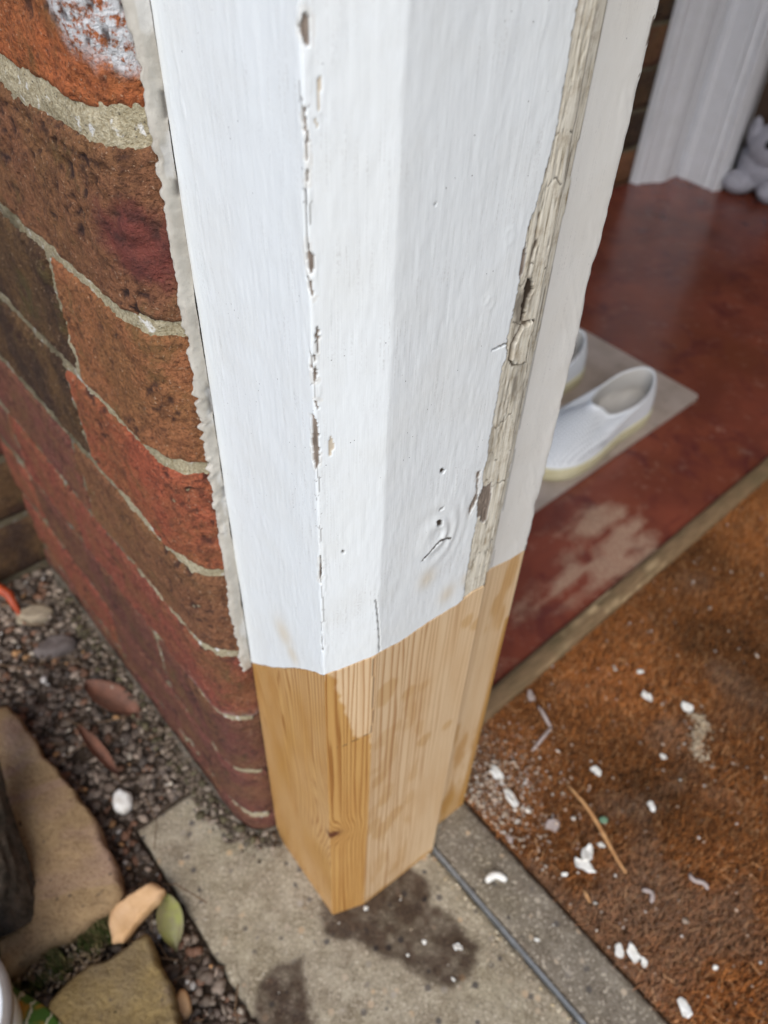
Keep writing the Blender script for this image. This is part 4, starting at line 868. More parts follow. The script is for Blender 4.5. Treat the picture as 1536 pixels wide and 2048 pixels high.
def straight(o, d, nrm):
    def f(T, r=0):
        T = np.asarray(T); return o + T[..., None] * d, np.broadcast_to(nrm, T.shape + (2,))
    return f
def brick_run(root, fn, off, length, z0, courses, colors, res=0.02, low_to=99, seed=1):
    rnd = random.Random(seed); cache = {}
    for k in range(courses):
        t = -0.12 if k % 2 else -0.01
        while t < length:
            L = 0.215; a_, b_ = max(t, 0.0), min(t + L, length)
            if b_ - a_ > 0.03:
                z = z0 + 0.075 * k
                me = brick_grid('brick', a_ + 0.002, b_ - 0.002, z, z + 0.066, fn, res, seed + k * 31 + int(t * 50), rough=0.001)
                c = cols[rnd.choice(colors)]; v = rnd.uniform(0.8, 1.1)
                link('brick', local_shift(me, off), M_BRICK, root, color=(c[0] * v, c[1] * v, c[2] * v, 1))
            t += L + 0.010
    T, Zz = np.meshgrid(np.linspace(0, length, 30), np.linspace(z0 - 0.08, z0 + 0.075 * courses, 60))
    p, n = fn(T); me = grid_mesh('mortar', np.concatenate([p - n * 0.004, Zz[..., None]], -1), attrs={'mortar_dark': 0.75 + 0 * T}, flip=True)
    link('mortar', local_shift(me, off), M_MORTAR, root)

# return wall at the far end of the garden wall
w0 = np.array(WALLEND[0]) + np.array([0.012, 0.02]); wd = np.array([-0.743, -0.669]); wn_ = np.array([0.669, -0.743])
rw = empty('brick_wall', (float(w0[0]), float(w0[1]), 0)); tag(rw, 'dark red brick return wall in shade at the far left behind the soil', 'brick wall')
brick_run(rw, straight(w0, wd, wn_), (w0[0], w0[1], 0), 0.5, 0.012, 12, ['plum', 'red', 'dark'], 0.01, seed=5)

# porch side wall behind, with the inner doorway
f0, f1, f2, f3, f4, f5 = (np.array(PT['f%d' % i]) for i in range(6))
fo_ = f0 + 0.012 * np.array([-0.669, 0.743]); bw = empty('brick_wall', (float(fo_[0]), float(fo_[1]), 0)); tag(bw, 'brown brick side wall of the porch left of the far white door frame', 'brick wall')
brick_run(bw, straight(fo_, -CD, np.array([CD[1], -CD[0]])), (fo_[0], fo_[1], 0), 1.0, 0.006, 29, ['dark', 'brown', 'dark'], 0.03, seed=11)

df = empty('door_frame', (float(f2[0]), float(f2[1]), 0)); tag(df, 'white moulded door frame standing on the red porch floor', 'door frame')
def mould(pts, ridges, name, nsub=40):
    pts = [np.array(p) for p in pts]; out = []
    L = np.r_[0, np.cumsum([np.hypot(*(b - a)) for a, b in zip(pts, pts[1:])])]; P_ = np.array(pts)
    s = np.linspace(0, L[-1], nsub * 8); xy, nr = smooth_path(P_, s, 0, 0.0012)
    h = np.zeros_like(s)
    for c, w, a in ridges: h += a * np.exp(-((s - c) / w) ** 8)
    xy = xy + nr * h[:, None]
    zs = np.array([0.003, 0.5, 1.2, 2.1]); P3 = np.stack([np.c_[xy, np.full(len(s), z)] for z in zs])
    P3[..., 0] -= f2[0]; P3[..., 1] -= f2[1]
    return link(name, grid_mesh(name, P3), M_FRAME, df)
back = np.array([-0.669, 0.743]) * 0.03
mould([f0 + back, f0, f1, f2], [(0.036, 0.003, 0.003), (0.050, 0.0025, -0.002), (0.098, 0.020, 0.003), (0.126, 0.0025, -0.002)], 'side_casing')
mould([f2, f3, f4, f5], [(0.012, 0.008, 0.003), (0.062, 0.0022, -0.0025), (0.070, 0.003, 0.003), (0.079, 0.0022, -0.0025), (0.092, 0.004, 0.003), (0.135, 0.004, 0.002)], 'front_casing')
dl_ = [f5, f5 + 0.9 * ud_, f5 + 0.9 * ud_ + 0.05 * nd_, f5 + 0.05 * nd_]
dr = empty('front_door', (float(f5[0]), float(f5[1]), 0)); tag(dr, 'dark brown door leaf beyond the white frame behind the soft toy', 'door')
link('leaf', local_shift(prism_mesh('leaf', [tuple(a) for a in dl_], 0.005, 2.05), (f5[0], f5[1], 0)), M_DOOR, dr)
for (u0, u1, z0, z1) in ((0.10, 0.42, 0.15, 0.95), (0.50, 0.82, 0.15, 0.95), (0.10, 0.42, 1.1, 1.9), (0.50, 0.82, 1.1, 1.9)):
    a0 = f5 + u0 * ud_ - 0.008 * nd_; a1 = f5 + u1 * ud_ - 0.008 * nd_
    link('panel', local_shift(prism_mesh('panel', [tuple(a0), tuple(a1), tuple(a1 + 0.007 * nd_), tuple(a0 + 0.007 * nd_)], z0, z1), (f5[0], f5[1], 0)), M_DOOR, dr)
# porch ceiling (out of view) that shades the inside of the porch
cp = so + 0.10 * nd_
cq = [cp - 1.2 * ud_ + 0.0 * nd_, cp + 2.2 * ud_, cp + 2.2 * ud_ + 2.2 * nd_, cp - 1.2 * ud_ + 2.2 * nd_]
structure(link('porch_ceiling', prism_mesh('porch_ceiling', [tuple(a) for a in cq], 2.26, 2.34), M_CEIL))
hw = [f5 + 0.9 * ud_ , f5 + 2.2 * ud_, f5 + 2.2 * ud_ + 0.1 * nd_, f5 + 0.9 * ud_ + 0.1 * nd_]
structure(link('house_wall', prism_mesh('house_wall', [tuple(a) for a in hw], 0.0, 2.26), M_CEIL))

rwq = [cp + 1.5 * ud_ + 0.05 * nd_, cp + 1.6 * ud_ + 0.05 * nd_, cp + 1.6 * ud_ + 2.0 * nd_, cp + 1.5 * ud_ + 2.0 * nd_]
structure(link('unseen_shade_wall', prism_mesh('unseen_shade_wall', [tuple(a) for a in rwq], 0.0, 2.26), M_CEIL))  # unseen wall, added to keep side light out of the porch

# ------------------------------------------------------------------ plastic sheet, shoes, soft toy
pr = np.array([0.445, 0.919]); pu = np.array([-0.723, -0.691]); pv = np.array([-0.66, 0.751])
def rounded(o, du, dv, a, b, r=0.010, n=6):
    pts = []
    for cx, cy, s in ((r, r, 180), (a - r, r, 270), (a - r, b - r, 0), (r, b - r, 90)):
        for k in range(n + 1):
            t = math.radians(s + 90 * k / n); q = (cx + r * math.cos(t), cy + r * math.sin(t)); pts.append(tuple(o + q[0] * du + q[1] * dv))
    return pts
sheet_pts = rounded(pr, pu, pv, 0.42, 0.30)
sh = link('plastic_sheet', prism_mesh('plastic_sheet', sheet_pts, 0.0042, 0.0085), M_PLATE)
tag(sh, 'smoky translucent plastic sheet with rounded corner under the white shoes', 'plastic sheet')

def make_shoe(loc, rotz):
    LN = 0.232
    xs_ = np.array([0, .004, .012, .03, .06, .09, .12, .15, .175, .195, .212, .224, .230, .232])
    ws_ = np.array([0.0, .014, .023, .0305, .032, .0325, .037, .0425, .0435, .041, .034, .023, .012, 0.0])
    NT_ = 64
    th = np.linspace(0, 2 * np.pi, NT_, endpoint=False)
    # perimeter by fine sampling
    xx = np.concatenate([np.linspace(0, LN, 400), np.linspace(LN, 0, 400)[1:-1]]); ww = np.interp(xx, xs_, ws_); ww[400:] *= -1
    O = resample(np.c_[xx, ww], NT_)
    O = (np.roll(O, 1, 0) + 2 * O + np.roll(O, -1, 0)) / 4
    ph = np.arange(NT_) / NT_ * 2 * np.pi
    Ix = 0.006 + 0.120 * (1 - np.cos(ph)) / 2; front = (1 - np.cos(ph)) / 2
    Iw = np.sin(ph) * np.interp(Ix, [0, .03, .07, .10, .115], [.029, .030, .029, .026, .020])
    Iw = np.sign(Iw) * np.minimum(np.abs(Iw), 0.030)
    hI = np.interp(front, [0, .15, .45, .78, .86, 0.93, 1], [.066, .060, .050, .045, .045, .056, .060])
    rows = []; U_ = []
    for v in np.linspace(0, 1, 18):
        cx = O[:, 0] * 0.72 + Ix * 0.28; cy = O[:, 1] * 0.9 + Iw * 0.1
        toe = sstep(0.10, 0.20, O[:, 0]); cz = 0.020 + (hI - 0.020) * (0.75 + 0.0 * toe) 
        cz = np.where(O[:, 0] > 0.1, 0.046, cz); cx = np.where(O[:, 0] > 0.1, O[:, 0] * 0.93 + Ix * 0.07, cx)
        w0, w1, w2 = (1 - v) ** 2, 2 * v * (1 - v), v * v
        rows.append(np.c_[w0 * O[:, 0] * 0.995 + w1 * cx + w2 * Ix, w0 * O[:, 1] * 0.985 + w1 * cy + w2 * Iw, w0 * 0.018 + w1 * cz + w2 * hI])
    rim = rows[-1]; ctr = np.array([0.055, 0, 0])
    # padded collar then lining going down to the insole
    lin = []
    for (f_, dz) in ((0.99, 0.0016), (0.955, 0.0018), (0.92, -0.001), (0.90, -0.008), (0.90, -0.022), (0.92, -0.03)):
        r_ = ctr + (rim - ctr) * np.array([f_, f_, 1]); r_[:, 2] = np.maximum(rim[:, 2] + dz, 0.021); lin.append(r_)
    bott = O * 0.93; lin.append(np.c_[np.clip(bott[:, 0], 0.01, 0.15), bott[:, 1] * 0.85, np.full(NT_, 0.022)]); lin.append(np.c_[np.full(NT_, .07), np.zeros(NT_), np.full(NT_, 0.022)])
    R = np.array(rows + lin); perf = np.zeros(R.shape[:2]); lg = np.zeros(R.shape[:2])
    perf[:18] = sstep(0.125, 0.135, R[:18, :, 0]) * (R[:18, :, 2] > 0.026) * (R[:18, :, 0] < 0.222)
    lg[20:] = 1
    root = empty('shoe', loc); root.rotation_euler = (0, 0, rotz)
    link('upper', grid_mesh('upper', R, attrs={'perf': perf, 'lining': lg}, wrap=True), M_SHOE, root)
    # sole
    S_ = []
    for f_, z in ((0.3, 0.0), (0.97, 0.0), (1.0, 0.002), (1.03, 0.010), (1.03, 0.018), (1.015, 0.0205), (0.97, 0.0205), (0.9, 0.0195)):
        c_ = np.array([0.116, 0]); S_.append(np.c_[c_ + (O - c_) * np.array([1 + (f_ - 1) * 0.5, f_]), np.full(NT_, z)])
    link('sole', grid_mesh('sole', np.array(S_), wrap=True), M_SOLE, root)
    ins = [np.c_[0.078 + (O[:, 0] - 0.116) * 0.55 * k, O[:, 1] * 0.72 * k, np.full(NT_, 0.0235)] for k in (1.0, 0.5, 0.02)]
    return root
sh_rot = math.atan2(-0.659, -0.752)
s1 = make_shoe((0.352, 0.884, 0.0088), sh_rot); tag(s1, 'white slip-on shoe with perforated toe and yellowed sole, nearer the doormat', 'shoe', 'white slip-on shoes on the plastic sheet')
s2 = empty('shoe', (0.272, 0.972, 0.0088)); s2.rotation_euler = (0, 0, sh_rot + 0.05)
tag(s2, 'second white slip-on shoe, mostly hidden behind the door post', 'shoe', 'white slip-on shoes on the plastic sheet')
for ch in list(s1.children):
    c = ch.copy(); COL.objects.link(c); c.parent = s2
    c.scale = (1, -1, 1)

def blob_mesh(name, r, seed=0, n=18, rough=0.1):
    th = np.linspace(0.02, np.pi - 0.02, n); ph = np.linspace(0, 2 * np.pi, n * 2, endpoint=False); T, Pp = np.meshgrid(th, ph, indexing='ij')
    D = np.stack([np.sin(T) * np.cos(Pp), np.sin(T) * np.sin(Pp), np.cos(T)], -1)
    k = 1 + rough * fbm(D[..., 0] * 3, D[..., 1] * 3, D[..., 2] * 3, 4, seed)
    return grid_mesh(name, D * k[..., None] * np.array(r), wrap=True, flip=True)
ty = empty('soft_toy', (0.705, 1.695, 0.003)); tag(ty, 'white plush toy dog with black button eye beside the far door frame', 'soft toy')
def tp(name, r, loc, mat, seed): 
    o = link(name, blob_mesh(name, r, seed), mat, ty); o.location = loc; return o
tp('body', (0.06, 0.06, 0.055), (0.06, -0.01, 0.055), M_PLUSH, 1); tp('paw', (0.034, 0.028, 0.024), (0.005, -0.03, 0.024), M_PLUSH, 2); tp('paw', (0.03, 0.028, 0.022), (0.06, -0.075, 0.022), M_PLUSH, 3)
tp('head', (0.048, 0.045, 0.045), (0.050, -0.035, 0.098), M_PLUSH, 4); tp('ear', (0.012, 0.02, 0.03), (0.010, -0.01, 0.115), M_PLUSH, 5); tp('ear', (0.012, 0.02, 0.03), (0.095, -0.03, 0.115), M_PLUSH, 6)
tp('eye', (0.0085, 0.0085, 0.0085), (0.022, -0.068, 0.112), M_BLACK, 7); tp('eye', (0.0085, 0.0085, 0.0085), (0.066, -0.074, 0.117), M_BLACK, 8); tp('nose', (0.010, 0.009, 0.008), (0.046, -0.082, 0.095), M_BLACK, 9)

# ------------------------------------------------------------------ garden side: stones, leaves, gravel
st1 = link('sandstone', slab_mesh('sandstone', STONE1, -0.015, 0.030, 140, 24, 0.005, 0.003, 0.004, 3, freq=30), M_STONE); tag(st1, 'large flat ochre sandstone at the left edge beside the dark bark stump', 'stone')
st2 = link('sandstone', slab_mesh('sandstone', STONE2, -0.015, 0.028, 140, 24, 0.005, 0.003, 0.004, 8, freq=30), M_STONE2); tag(st2, 'brown and yellow flat sandstone at the bottom next to the concrete slab', 'stone')
cw = link('timber_offcut', slab_mesh('timber_offcut', CHIPWOOD, 0.010, 0.024, 60, 10, 0.004, 0.0015, 0.001, 4, freq=80, tilt=(0.05, 0.1)), M_PEACH); tag(cw, 'pale peach coloured broken offcut lying between the two flat stones', 'offcut')
# chip foot resting stone piece beneath
def ell(cx, cy, a, b, ang, n=16, jag=0.12, seed=0):
    r = random.Random(seed); A_ = math.radians(ang); o = []
    for k in range(n):
        t = 2 * math.pi * k / n; f = 1 + r.uniform(-jag, jag); x_, y_ = a * f * math.cos(t), b * f * math.sin(t)
        o.append((cx + x_ * math.cos(A_) - y_ * math.sin(A_), cy + x_ * math.sin(A_) + y_ * math.cos(A_)))
    return o
c2p = PT['chip2']; o = link('timber_offcut', slab_mesh('timber_offcut', ell(c2p[0], c2p[1], 0.010, 0.006, -60, seed=4), -0.001, 0.008, 30, 6, 0.003, 0.001, 0.001, 5), M_PEACH); tag(o, 'small peach coloured chip at the bottom edge beside the concrete slab', 'offcut')
fm = PT['foam']; o = link('foam_chip', slab_mesh('foam_chip', ell(fm[0], fm[1], 0.008, 0.011, 20, seed=2), 0.0, 0.014, 30, 8, 0.005, 0.002, 0.001, 5), M_FLAKE); tag(o, 'white rounded chip of filler lying on the dark soil', 'chip')

def leaf(name, p0, p1, width, mat, label, z=0.008, curl=0.006, cat='leaf'):
    p0, p1 = np.array(p0), np.array(p1); L = np.hypot(*(p1 - p0)); d = (p1 - p0) / L; q = np.array([-d[1], d[0]])
    A_, B_ = np.meshgrid(np.linspace(0, 1, 24), np.linspace(-1, 1, 11)); wv_ = width / 2 * np.sin(np.pi * np.clip(A_, 0.01, 0.99)) ** 0.7
    X = p0[0] + A_ * L * d[0] + B_ * wv_ * q[0]; Y = p0[1] + A_ * L * d[1] + B_ * wv_ * q[1]
    Z = z + curl * B_ ** 2 + 0.004 * np.sin(A_ * 3) + 0.0008 * fbm(X * 100, Y * 100, 0, 3, 3)
    P3 = np.stack([X, Y, Z], -1); P4 = P3.copy(); P4[..., 2] -= 0.0006
    rt = np.concatenate([P3, P4[::-1], P3[:1]]); o = link(name, grid_mesh(name, rt, flip=True), mat); tag(o, label, cat); return o
leaf('leaf', PT['leaf1a'], PT['leaf1b'], 0.026, M_LEAFR, 'oval dry reddish brown leaf on the soil near the wall foot')
leaf('leaf', PT['leaf2a'], PT['leaf2b'], 0.011, M_LEAFR, 'narrow dry brown leaf lying between sandstone and wall', z=0.010)
leaf('leaf', PT['gleafa'], PT['gleafb'], 0.020, M_LEAFG, 'yellow green oval leaf lying against the concrete slab edge', z=0.003)
o = link('curled_leaf', tube_mesh('curled_leaf', [(PT['ora'][0] - 0.05, PT['ora'][1] - 0.02, 0.018), (PT['ora'][0], PT['ora'][1], 0.026), (PT['orb'][0], PT['orb'][1], 0.022), (PT['orc'][0], PT['orc'][1], 0.004)], [0.006, 0.007, 0.005, 0.001], 10), M_ORANGE)
tag(o, 'curled bright orange red leaf on the soil at the left edge', 'leaf')
# dark stump and stem at the left edge
sr = empty('shrub_stump', (-0.30, 0.235, 0)); tag(sr, 'dark rough stump of a shrub standing on the sandstone at left', 'stump')
pp = [(-0.266, 0.184, 0.018), (-0.277, 0.204, 0.036), (-0.300, 0.248, 0.060), (-0.318, 0.288, 0.085), (-0.345, 0.34, 0.13)]
pp_i = [tuple(np.array(pp[min(int(a), 3)]) * (1 - (a - min(int(a), 3))) + np.array(pp[min(int(a), 3) + 1]) * (a - min(int(a), 3))) for a in np.linspace(0, 4, 60)]
ri_ = np.interp(np.linspace(0, 4, 60), range(5), [0.024, 0.024, 0.021, 0.018, 0.016])
me = tube_mesh('bark', pp_i, list(ri_), 72)
cv = np.empty(len(me.vertices) * 3); me.vertices.foreach_get('co', cv); cv = cv.reshape(-1, 3); axis_ = np.repeat(np.array([pp_i[0]] + pp_i + [pp_i[-1]]), 72, 0)
rad_ = cv - axis_; aa_ = np.arctan2(rad_[:, 0], rad_[:, 2] + 0.3 * rad_[:, 1])
cv = axis_ + rad_ * (1 + 0.16 * fbm(aa_ * 5, axis_[:, 1] * 18, 0, 4, 3) + 0.06 * fbm(cv[:, 0] * 300, cv[:, 1] * 300, cv[:, 2] * 300, 2, 5))[:, None]
me.vertices.foreach_set('co', cv.astype(np.float32).ravel()); me.update(); link('bark', local_shift(me, (-0.30, 0.235, 0)), M_BARK, sr)
me = tube_mesh('stem', [(-0.262, 0.150, 0.03), (-0.262, 0.190, 0.10), (-0.262, 0.235, 0.19), (-0.262, 0.27, 0.26)], [0.006, 0.0058, 0.0055, 0.005], 12); o = link('plant_stem', me, M_STEM); tag(o, 'thin olive green plant stem rising at the left edge before the stump', 'plant stem')
# bucket and packet in the lower left corner
bk = empty('bucket', (-0.276, 0.098, 0.0)); tag(bk, 'white plastic bucket with grey rim cut off by the bottom left corner', 'bucket')
def lathe(name, prof, n=48):
    t = np.linspace(0, 2 * np.pi, n, endpoint=False); return grid_mesh(name, np.array([[(r * math.cos(a), r * math.sin(a), z) for a in t] for r, z in prof]), wrap=True)
link('tub', lathe('tub', [(0.001, 0.0), (0.050, 0.0), (0.056, 0.09), (0.054, 0.09), (0.048, 0.083), (0.001, 0.083)]), M_BUCKET, bk)
link('rim', lathe('rim', [(0.0562, 0.080), (0.0600, 0.0805), (0.0605, 0.089), (0.0562, 0.0905)]), M_BUCKR, bk)
Pk = resample(PACKET, 48); c_ = Pk.mean(0)
R = np.array([np.c_[c_ + (Pk - c_) * f, np.full(48, 0.030 + 0.004 * (1 - f)) + 0.002 * fbm(Pk[:, 0] * 30 * f, Pk[:, 1] * 30, 0, 2, 3)] for f in (0.02, 0.3, 0.6, 0.9, 1.0)] + [np.c_[Pk, np.full(48, 0.024)], np.c_[c_ + (Pk - c_) * 0.02, np.full(48, 0.022)]])
o = link('printed_packet', grid_mesh('printed_packet', R, uv=R[..., :2].copy(), wrap=True, flip=True), M_PACKET); tag(o, 'green printed packet with pale stripes and orange marks in the bottom left corner', 'packet')

# gravel, twigs, moss
import itertools
ico_v = []; ph_ = (1 + 5 ** .5) / 2
for a_, b_ in itertools.product((-1, 1), (-ph_, ph_)): ico_v += [(0, a_, b_), (a_, b_, 0), (b_, 0, a_)]
ico_v = np.array(ico_v) / np.hypot(1, ph_)
from mathutils.geometry import normal as _n
import bmesh
_b = bmesh.new(); bmesh.ops.create_icosphere(_b, subdivisions=1, radius=1); _b.verts.ensure_lookup_table()
ico_v = np.array([v.co[:] for v in _b.verts]); ico_f = np.array([[v.index for v in f.verts] for f in _b.faces]); _b.free()
def pebbles(name, n, posfn, sizes, palette, flat=0.6, seed=1, mat=None, zfn=None):
    r = np.random.default_rng(seed); xy = posfn(r, n); n = len(xy)
    sz = sizes[0] + (sizes[1] - sizes[0]) * r.random(n) ** 3
    sc = sz[:, None] * np.stack([0.6 + 0.8 * r.random(n), 0.5 + 0.6 * r.random(n), flat * (0.6 + 0.5 * r.random(n))], -1)
    V = ico_v[None] * sc[:, None] * (1 + 0.75 * (r.random((n, len(ico_v), 1)) - 0.5))
    a = r.random(n) * 2 * np.pi; ca, sa = np.cos(a)[:, None], np.sin(a)[:, None]
    X_ = V[..., 0] * ca - V[..., 1] * sa; Y_ = V[..., 0] * sa + V[..., 1] * ca
    z = (zfn(xy) if zfn else 0.0) + sc[:, 2] * 0.5
    V = np.stack([X_ + xy[:, :1], Y_ + xy[:, 1:2], V[..., 2] + np.reshape(z, (-1, 1))], -1)
    F = (ico_f[None] + np.arange(n)[:, None, None] * len(ico_v)).reshape(-1, 3)
    pal = np.array(palette); c = pal[r.integers(0, len(pal), n)] * (0.7 + 0.6 * r.random(n))[:, None]
    o = link(name, raw_mesh(name, V.reshape(-1, 3), F, attrs={'col': np.repeat(c, len(ico_v), 0)}, smooth=True), mat or M_GRIT); o['kind'] = 'stuff'; return o

def soil_pos(r, n):
    x = r.uniform(-0.50, -0.04, n * 3); y = r.uniform(0.06, 0.60, n * 3)
    dl = (x - so[0]) * nd_[0] + (y - so[1]) * nd_[1]; du = (x - so[0]) * ud_[0] + (y - so[1]) * ud_[1]
    wl = (x + 0.1122) * 0.735 + (y - 0.276) * 0.678
    ok = (wl < -0.003) & ~((dl > -0.003) & (du > -0.004))
    return np.c_[x, y][ok][:n]
g1 = pebbles('gravel', 16000, soil_pos, (0.0008, 0.0058), [(0.12, 0.09, 0.068), (0.15, 0.115, 0.085), (0.21, 0.165, 0.125), (0.10, 0.076, 0.060), (0.27, 0.21, 0.16), (0.12, 0.09, 0.068), (0.17, 0.09, 0.055), (0.09, 0.072, 0.058)], seed=3, flat=0.5)
tag(g1, 'dark soil crumbs and small mixed gravel along the wall foot', 'gravel')
g2 = pebbles('pale_grit', 260, soil_pos, (0.0015, 0.0045), [(0.5, 0.47, 0.42), (0.42, 0.36, 0.28), (0.36, 0.2, 0.09)], seed=8, zfn=lambda q: 0.003)
tag(g2, 'pale grit scattered over the dark soil', 'grit')
def named_stone(p, a, b, ang, mat, label, seed): 
    o = link('pebble', slab_mesh('pebble', ell(p[0], p[1], a, b, ang, seed=seed), -0.002, 0.012, 30, 8, 0.006, 0.002, 0.001, seed), mat); tag(o, label, 'pebble')
M_PEB = m_simple('pale_pebble', (0.34, 0.28, 0.19), (0.24, 0.19, 0.13), 80, 0.8, 0.0008); M_PEBD = m_simple('grey_pebble', (0.17, 0.14, 0.125), (0.10, 0.08, 0.07), 80, 0.8, 0.0008)
named_stone(PT['soilstone'], 0.020, 0.011, 10, M_PEB, 'pale oblong pebble on the soil close to the orange leaf', 3)
named_stone(PT['lump'], 0.020, 0.012, 20, M_PEBD, 'grey brown lump of mortar on the soil below the pale oblong pebble', 5)
# twigs
r = np.random.default_rng(4); V, F = [], []
tq = soil_pos(r, 150)
for q_ in tq:
    a = r.random() * 2 * np.pi; L = 0.01 + 0.05 * r.random(); w_ = 0.0003 + 0.0005 * r.random(); b = len(V)
    d = np.array([math.cos(a), math.sin(a)]) * L; n_ = np.array([-math.sin(a), math.cos(a)]) * w_; bend = n_ / w_ * L * 0.12
    for k, f in enumerate((0, 0.5, 1)):
        c = q_ + d * f + bend * (4 * f * (1 - f)); zt_ = 0.007 + 0.003 * r.random()
        V += [(c[0] - n_[0], c[1] - n_[1], zt_), (c[0] + n_[0], c[1] + n_[1], zt_), (c[0], c[1], zt_ + w_ * 1.6)]
    for k in (0, 3):
        for (i0, i1) in ((0, 1), (1, 2), (2, 0)): F.append((b + k + i0, b + k + i1, b + k + 3 + i1, b + k + 3 + i0))
M_TWIG = m_simple('dry_twig', (0.20, 0.13, 0.07), (0.12, 0.07, 0.04), 90, 0.85, 0.0003)
o = link('twigs', raw_mesh('twigs', V, F), M_TWIG); o['kind'] = 'stuff'; tag(o, 'dry twigs and needles scattered over the soil', 'twigs')
# moss between the stones
NM = 9000; r = np.random.default_rng(6); ma, mb = np.array(PT['mossa']), np.array(PT['mossb'])
tt = r.random(NM) * 1.25 - 0.2; dd = r.normal(0, 0.008, NM); md = (mb - ma) / np.hypot(*(mb - ma)); mq = np.array([-md[1], md[0]])
x = ma[0] + tt * (mb - ma)[0] + dd * mq[0]; y = ma[1] + tt * (mb - ma)[1] + dd * mq[1]
keepm = fbm(x * 110, y * 110, 0, 3, 3) > -0.08; x, y = x[keepm], y[keepm]; NM = len(x)
ang = r.random(NM) * 2 * np.pi; h_ = 0.004 + 0.006 * r.random(NM); w_ = 0.0005; zb_ = 0.002 + 0.010 * r.random(NM)
V = np.empty((NM, 3, 3)); V[:, 0] = np.c_[x - w_ * np.sin(ang), y + w_ * np.cos(ang), zb_]; V[:, 1] = np.c_[x + w_ * np.sin(ang), y - w_ * np.cos(ang), zb_]
V[:, 2] = np.c_[x + 0.003 * np.cos(ang), y + 0.003 * np.sin(ang), zb_ + h_]
gcol = np.where((r.random(NM) < 0.66)[:, None], np.array([0.06, 0.085, 0.02]), np.array([0.25, 0.20, 0.09])) * (0.6 + 0.8 * r.random(NM))[:, None]
o = link('moss', raw_mesh('moss', V.reshape(-1, 3), np.arange(NM * 3).reshape(-1, 3), attrs={'col': np.repeat(gcol, 3, 0)}, smooth=False), M_MOSS); o['kind'] = 'stuff'; tag(o, 'green moss growing in the gap between the two sandstones', 'moss')
gm = pebbles('crumbs', 700, lambda r, n: np.c_[ma[0] + (r.random(n) * 1.3 - 0.2) * (mb - ma)[0] + r.normal(0, 0.010, n) * mq[0], ma[1] + (r.random(n) * 1.3 - 0.2) * (mb - ma)[1] + r.normal(0, 0.010, n) * mq[1]], (0.0008, 0.003), [(0.30, 0.22, 0.13), (0.2, 0.14, 0.09), (0.4, 0.32, 0.22)], seed=12, zfn=lambda q: 0.008)
tag(gm, 'sandy crumbs among the moss between the stones', 'crumbs')

# ------------------------------------------------------------------ debris on the doormat and threshold
names = ['white oval paint flake in the upper middle of the doormat', 'white irregular paint flake next to the sandy patch at the doormat right side', 'white oval paint flake left of centre on the doormat above the splinter',
 'small upright white flake right of the pine splinter', 'long white paint flake near the doormat corner by the post', 'long white flake below the one by the post corner', 'round grey white flake on the doormat left of the splinter middle',
 'upper white flake of the touching pair beside the pine splinter', 'lower larger white flake of the touching pair beside the pine splinter', 'tiny white flake left below the touching pair', 'curved white flake lying on the grey kerb beside the metal strip',
 'left white flake of the three at the lower doormat edge', 'largest white flake of the three at the lower doormat edge', 'smallest right flake of the three at the lower doormat edge', 'tiny yellowish white flake alone at the lower right of the doormat',
 'big curved white flake at the bottom edge of the picture', 'hooked greyish paint curl on the lower doormat', 'wavy greyish paint curl right of the hooked one', 'small white speck touching the pine splinter', 'small white speck on the kerb edge near the metal strip',
 'grey white flake on the doormat edge beside the kerb', 'white crumb against the foot of the pine splice', 'larger white crumb in the big wet stain', 'small white crumb left in the big wet stain', 'tiny crumb near the middle of the big wet stain', 'small crumb below the big wet stain',
 'small pale flake high on the doormat near the batten', 'small round flake on the doormat under the sandy patch', 'greyish upright flake on the doormat by the batten']
def pos_z(x, y): return 0.0060 if in_mat(np.array(x), np.array(y)) else 0.0005
for i, (x, y, wx_, hy_, ang) in enumerate(FL):
    thick = 0.0011 if i != 15 else 0.0015
    seed = 30 + i
    if i in (16, 17, 10):
        # curls
        a_ = math.radians(-ang); L = max(wx_, hy_); pts = []
        for k in range(7):
            f = k / 6 - 0.5; bend = (0.30 if i == 10 else 0.5 if i == 16 else 0.22) * L * (math.cos(f * math.pi) - 0.5 if i != 17 else 0.6 * math.sin(f * 2 * math.pi))
            pts.append((x + f * L * math.cos(a_) - bend * math.sin(a_), y + f * L * math.sin(a_) + bend * math.cos(a_), pos_z(x, y) + 0.002))
        me = tube_mesh('paint_flake', pts, [0.0012, 0.0019, 0.0017, 0.0021, 0.0018, 0.0020, 0.0011] if i != 10 else [0.002, 0.0031, 0.0033, 0.0031, 0.0033, 0.0031, 0.002], 8)
        mt = M_FLAKE if i == 10 else M_FLAKEG
    else:
        big_ = max(wx_, hy_); sml = min(wx_, hy_)
        if wx_ >= hy_: A0 = -ang
        else: A0 = 90 - ang
        z_ = pos_z(x, y)
        me = slab_mesh('paint_flake', ell(x, y, big_ / 2, sml / 2, A0, 9, 0.36, seed), z_, z_ + thick, 40, 5, 0.0007, 0.0012, 0.0008, seed, freq=160, tilt=(random.uniform(-.25, .25), random.uniform(-.25, .25)))
        mt = M_FLAKEG if i in (6, 20, 28) else M_FLAKE
    o = link('paint_flake', me, mt); tag(o, names[i], 'paint flake', 'paint flakes scattered on the doormat and threshold')
def mat_pos(r, n):
    x = np.r_[r.uniform(0.08, 0.55, n), cor[0] + 0.05 + r.normal(0, 0.035, n)]; y = np.r_[r.uniform(0.10, 0.7, n), cor[1] - 0.02 + r.normal(0, 0.035, n)]
    ok = in_mat(x, y); q = np.c_[x, y][ok]; r.shuffle(q); return q[:n]
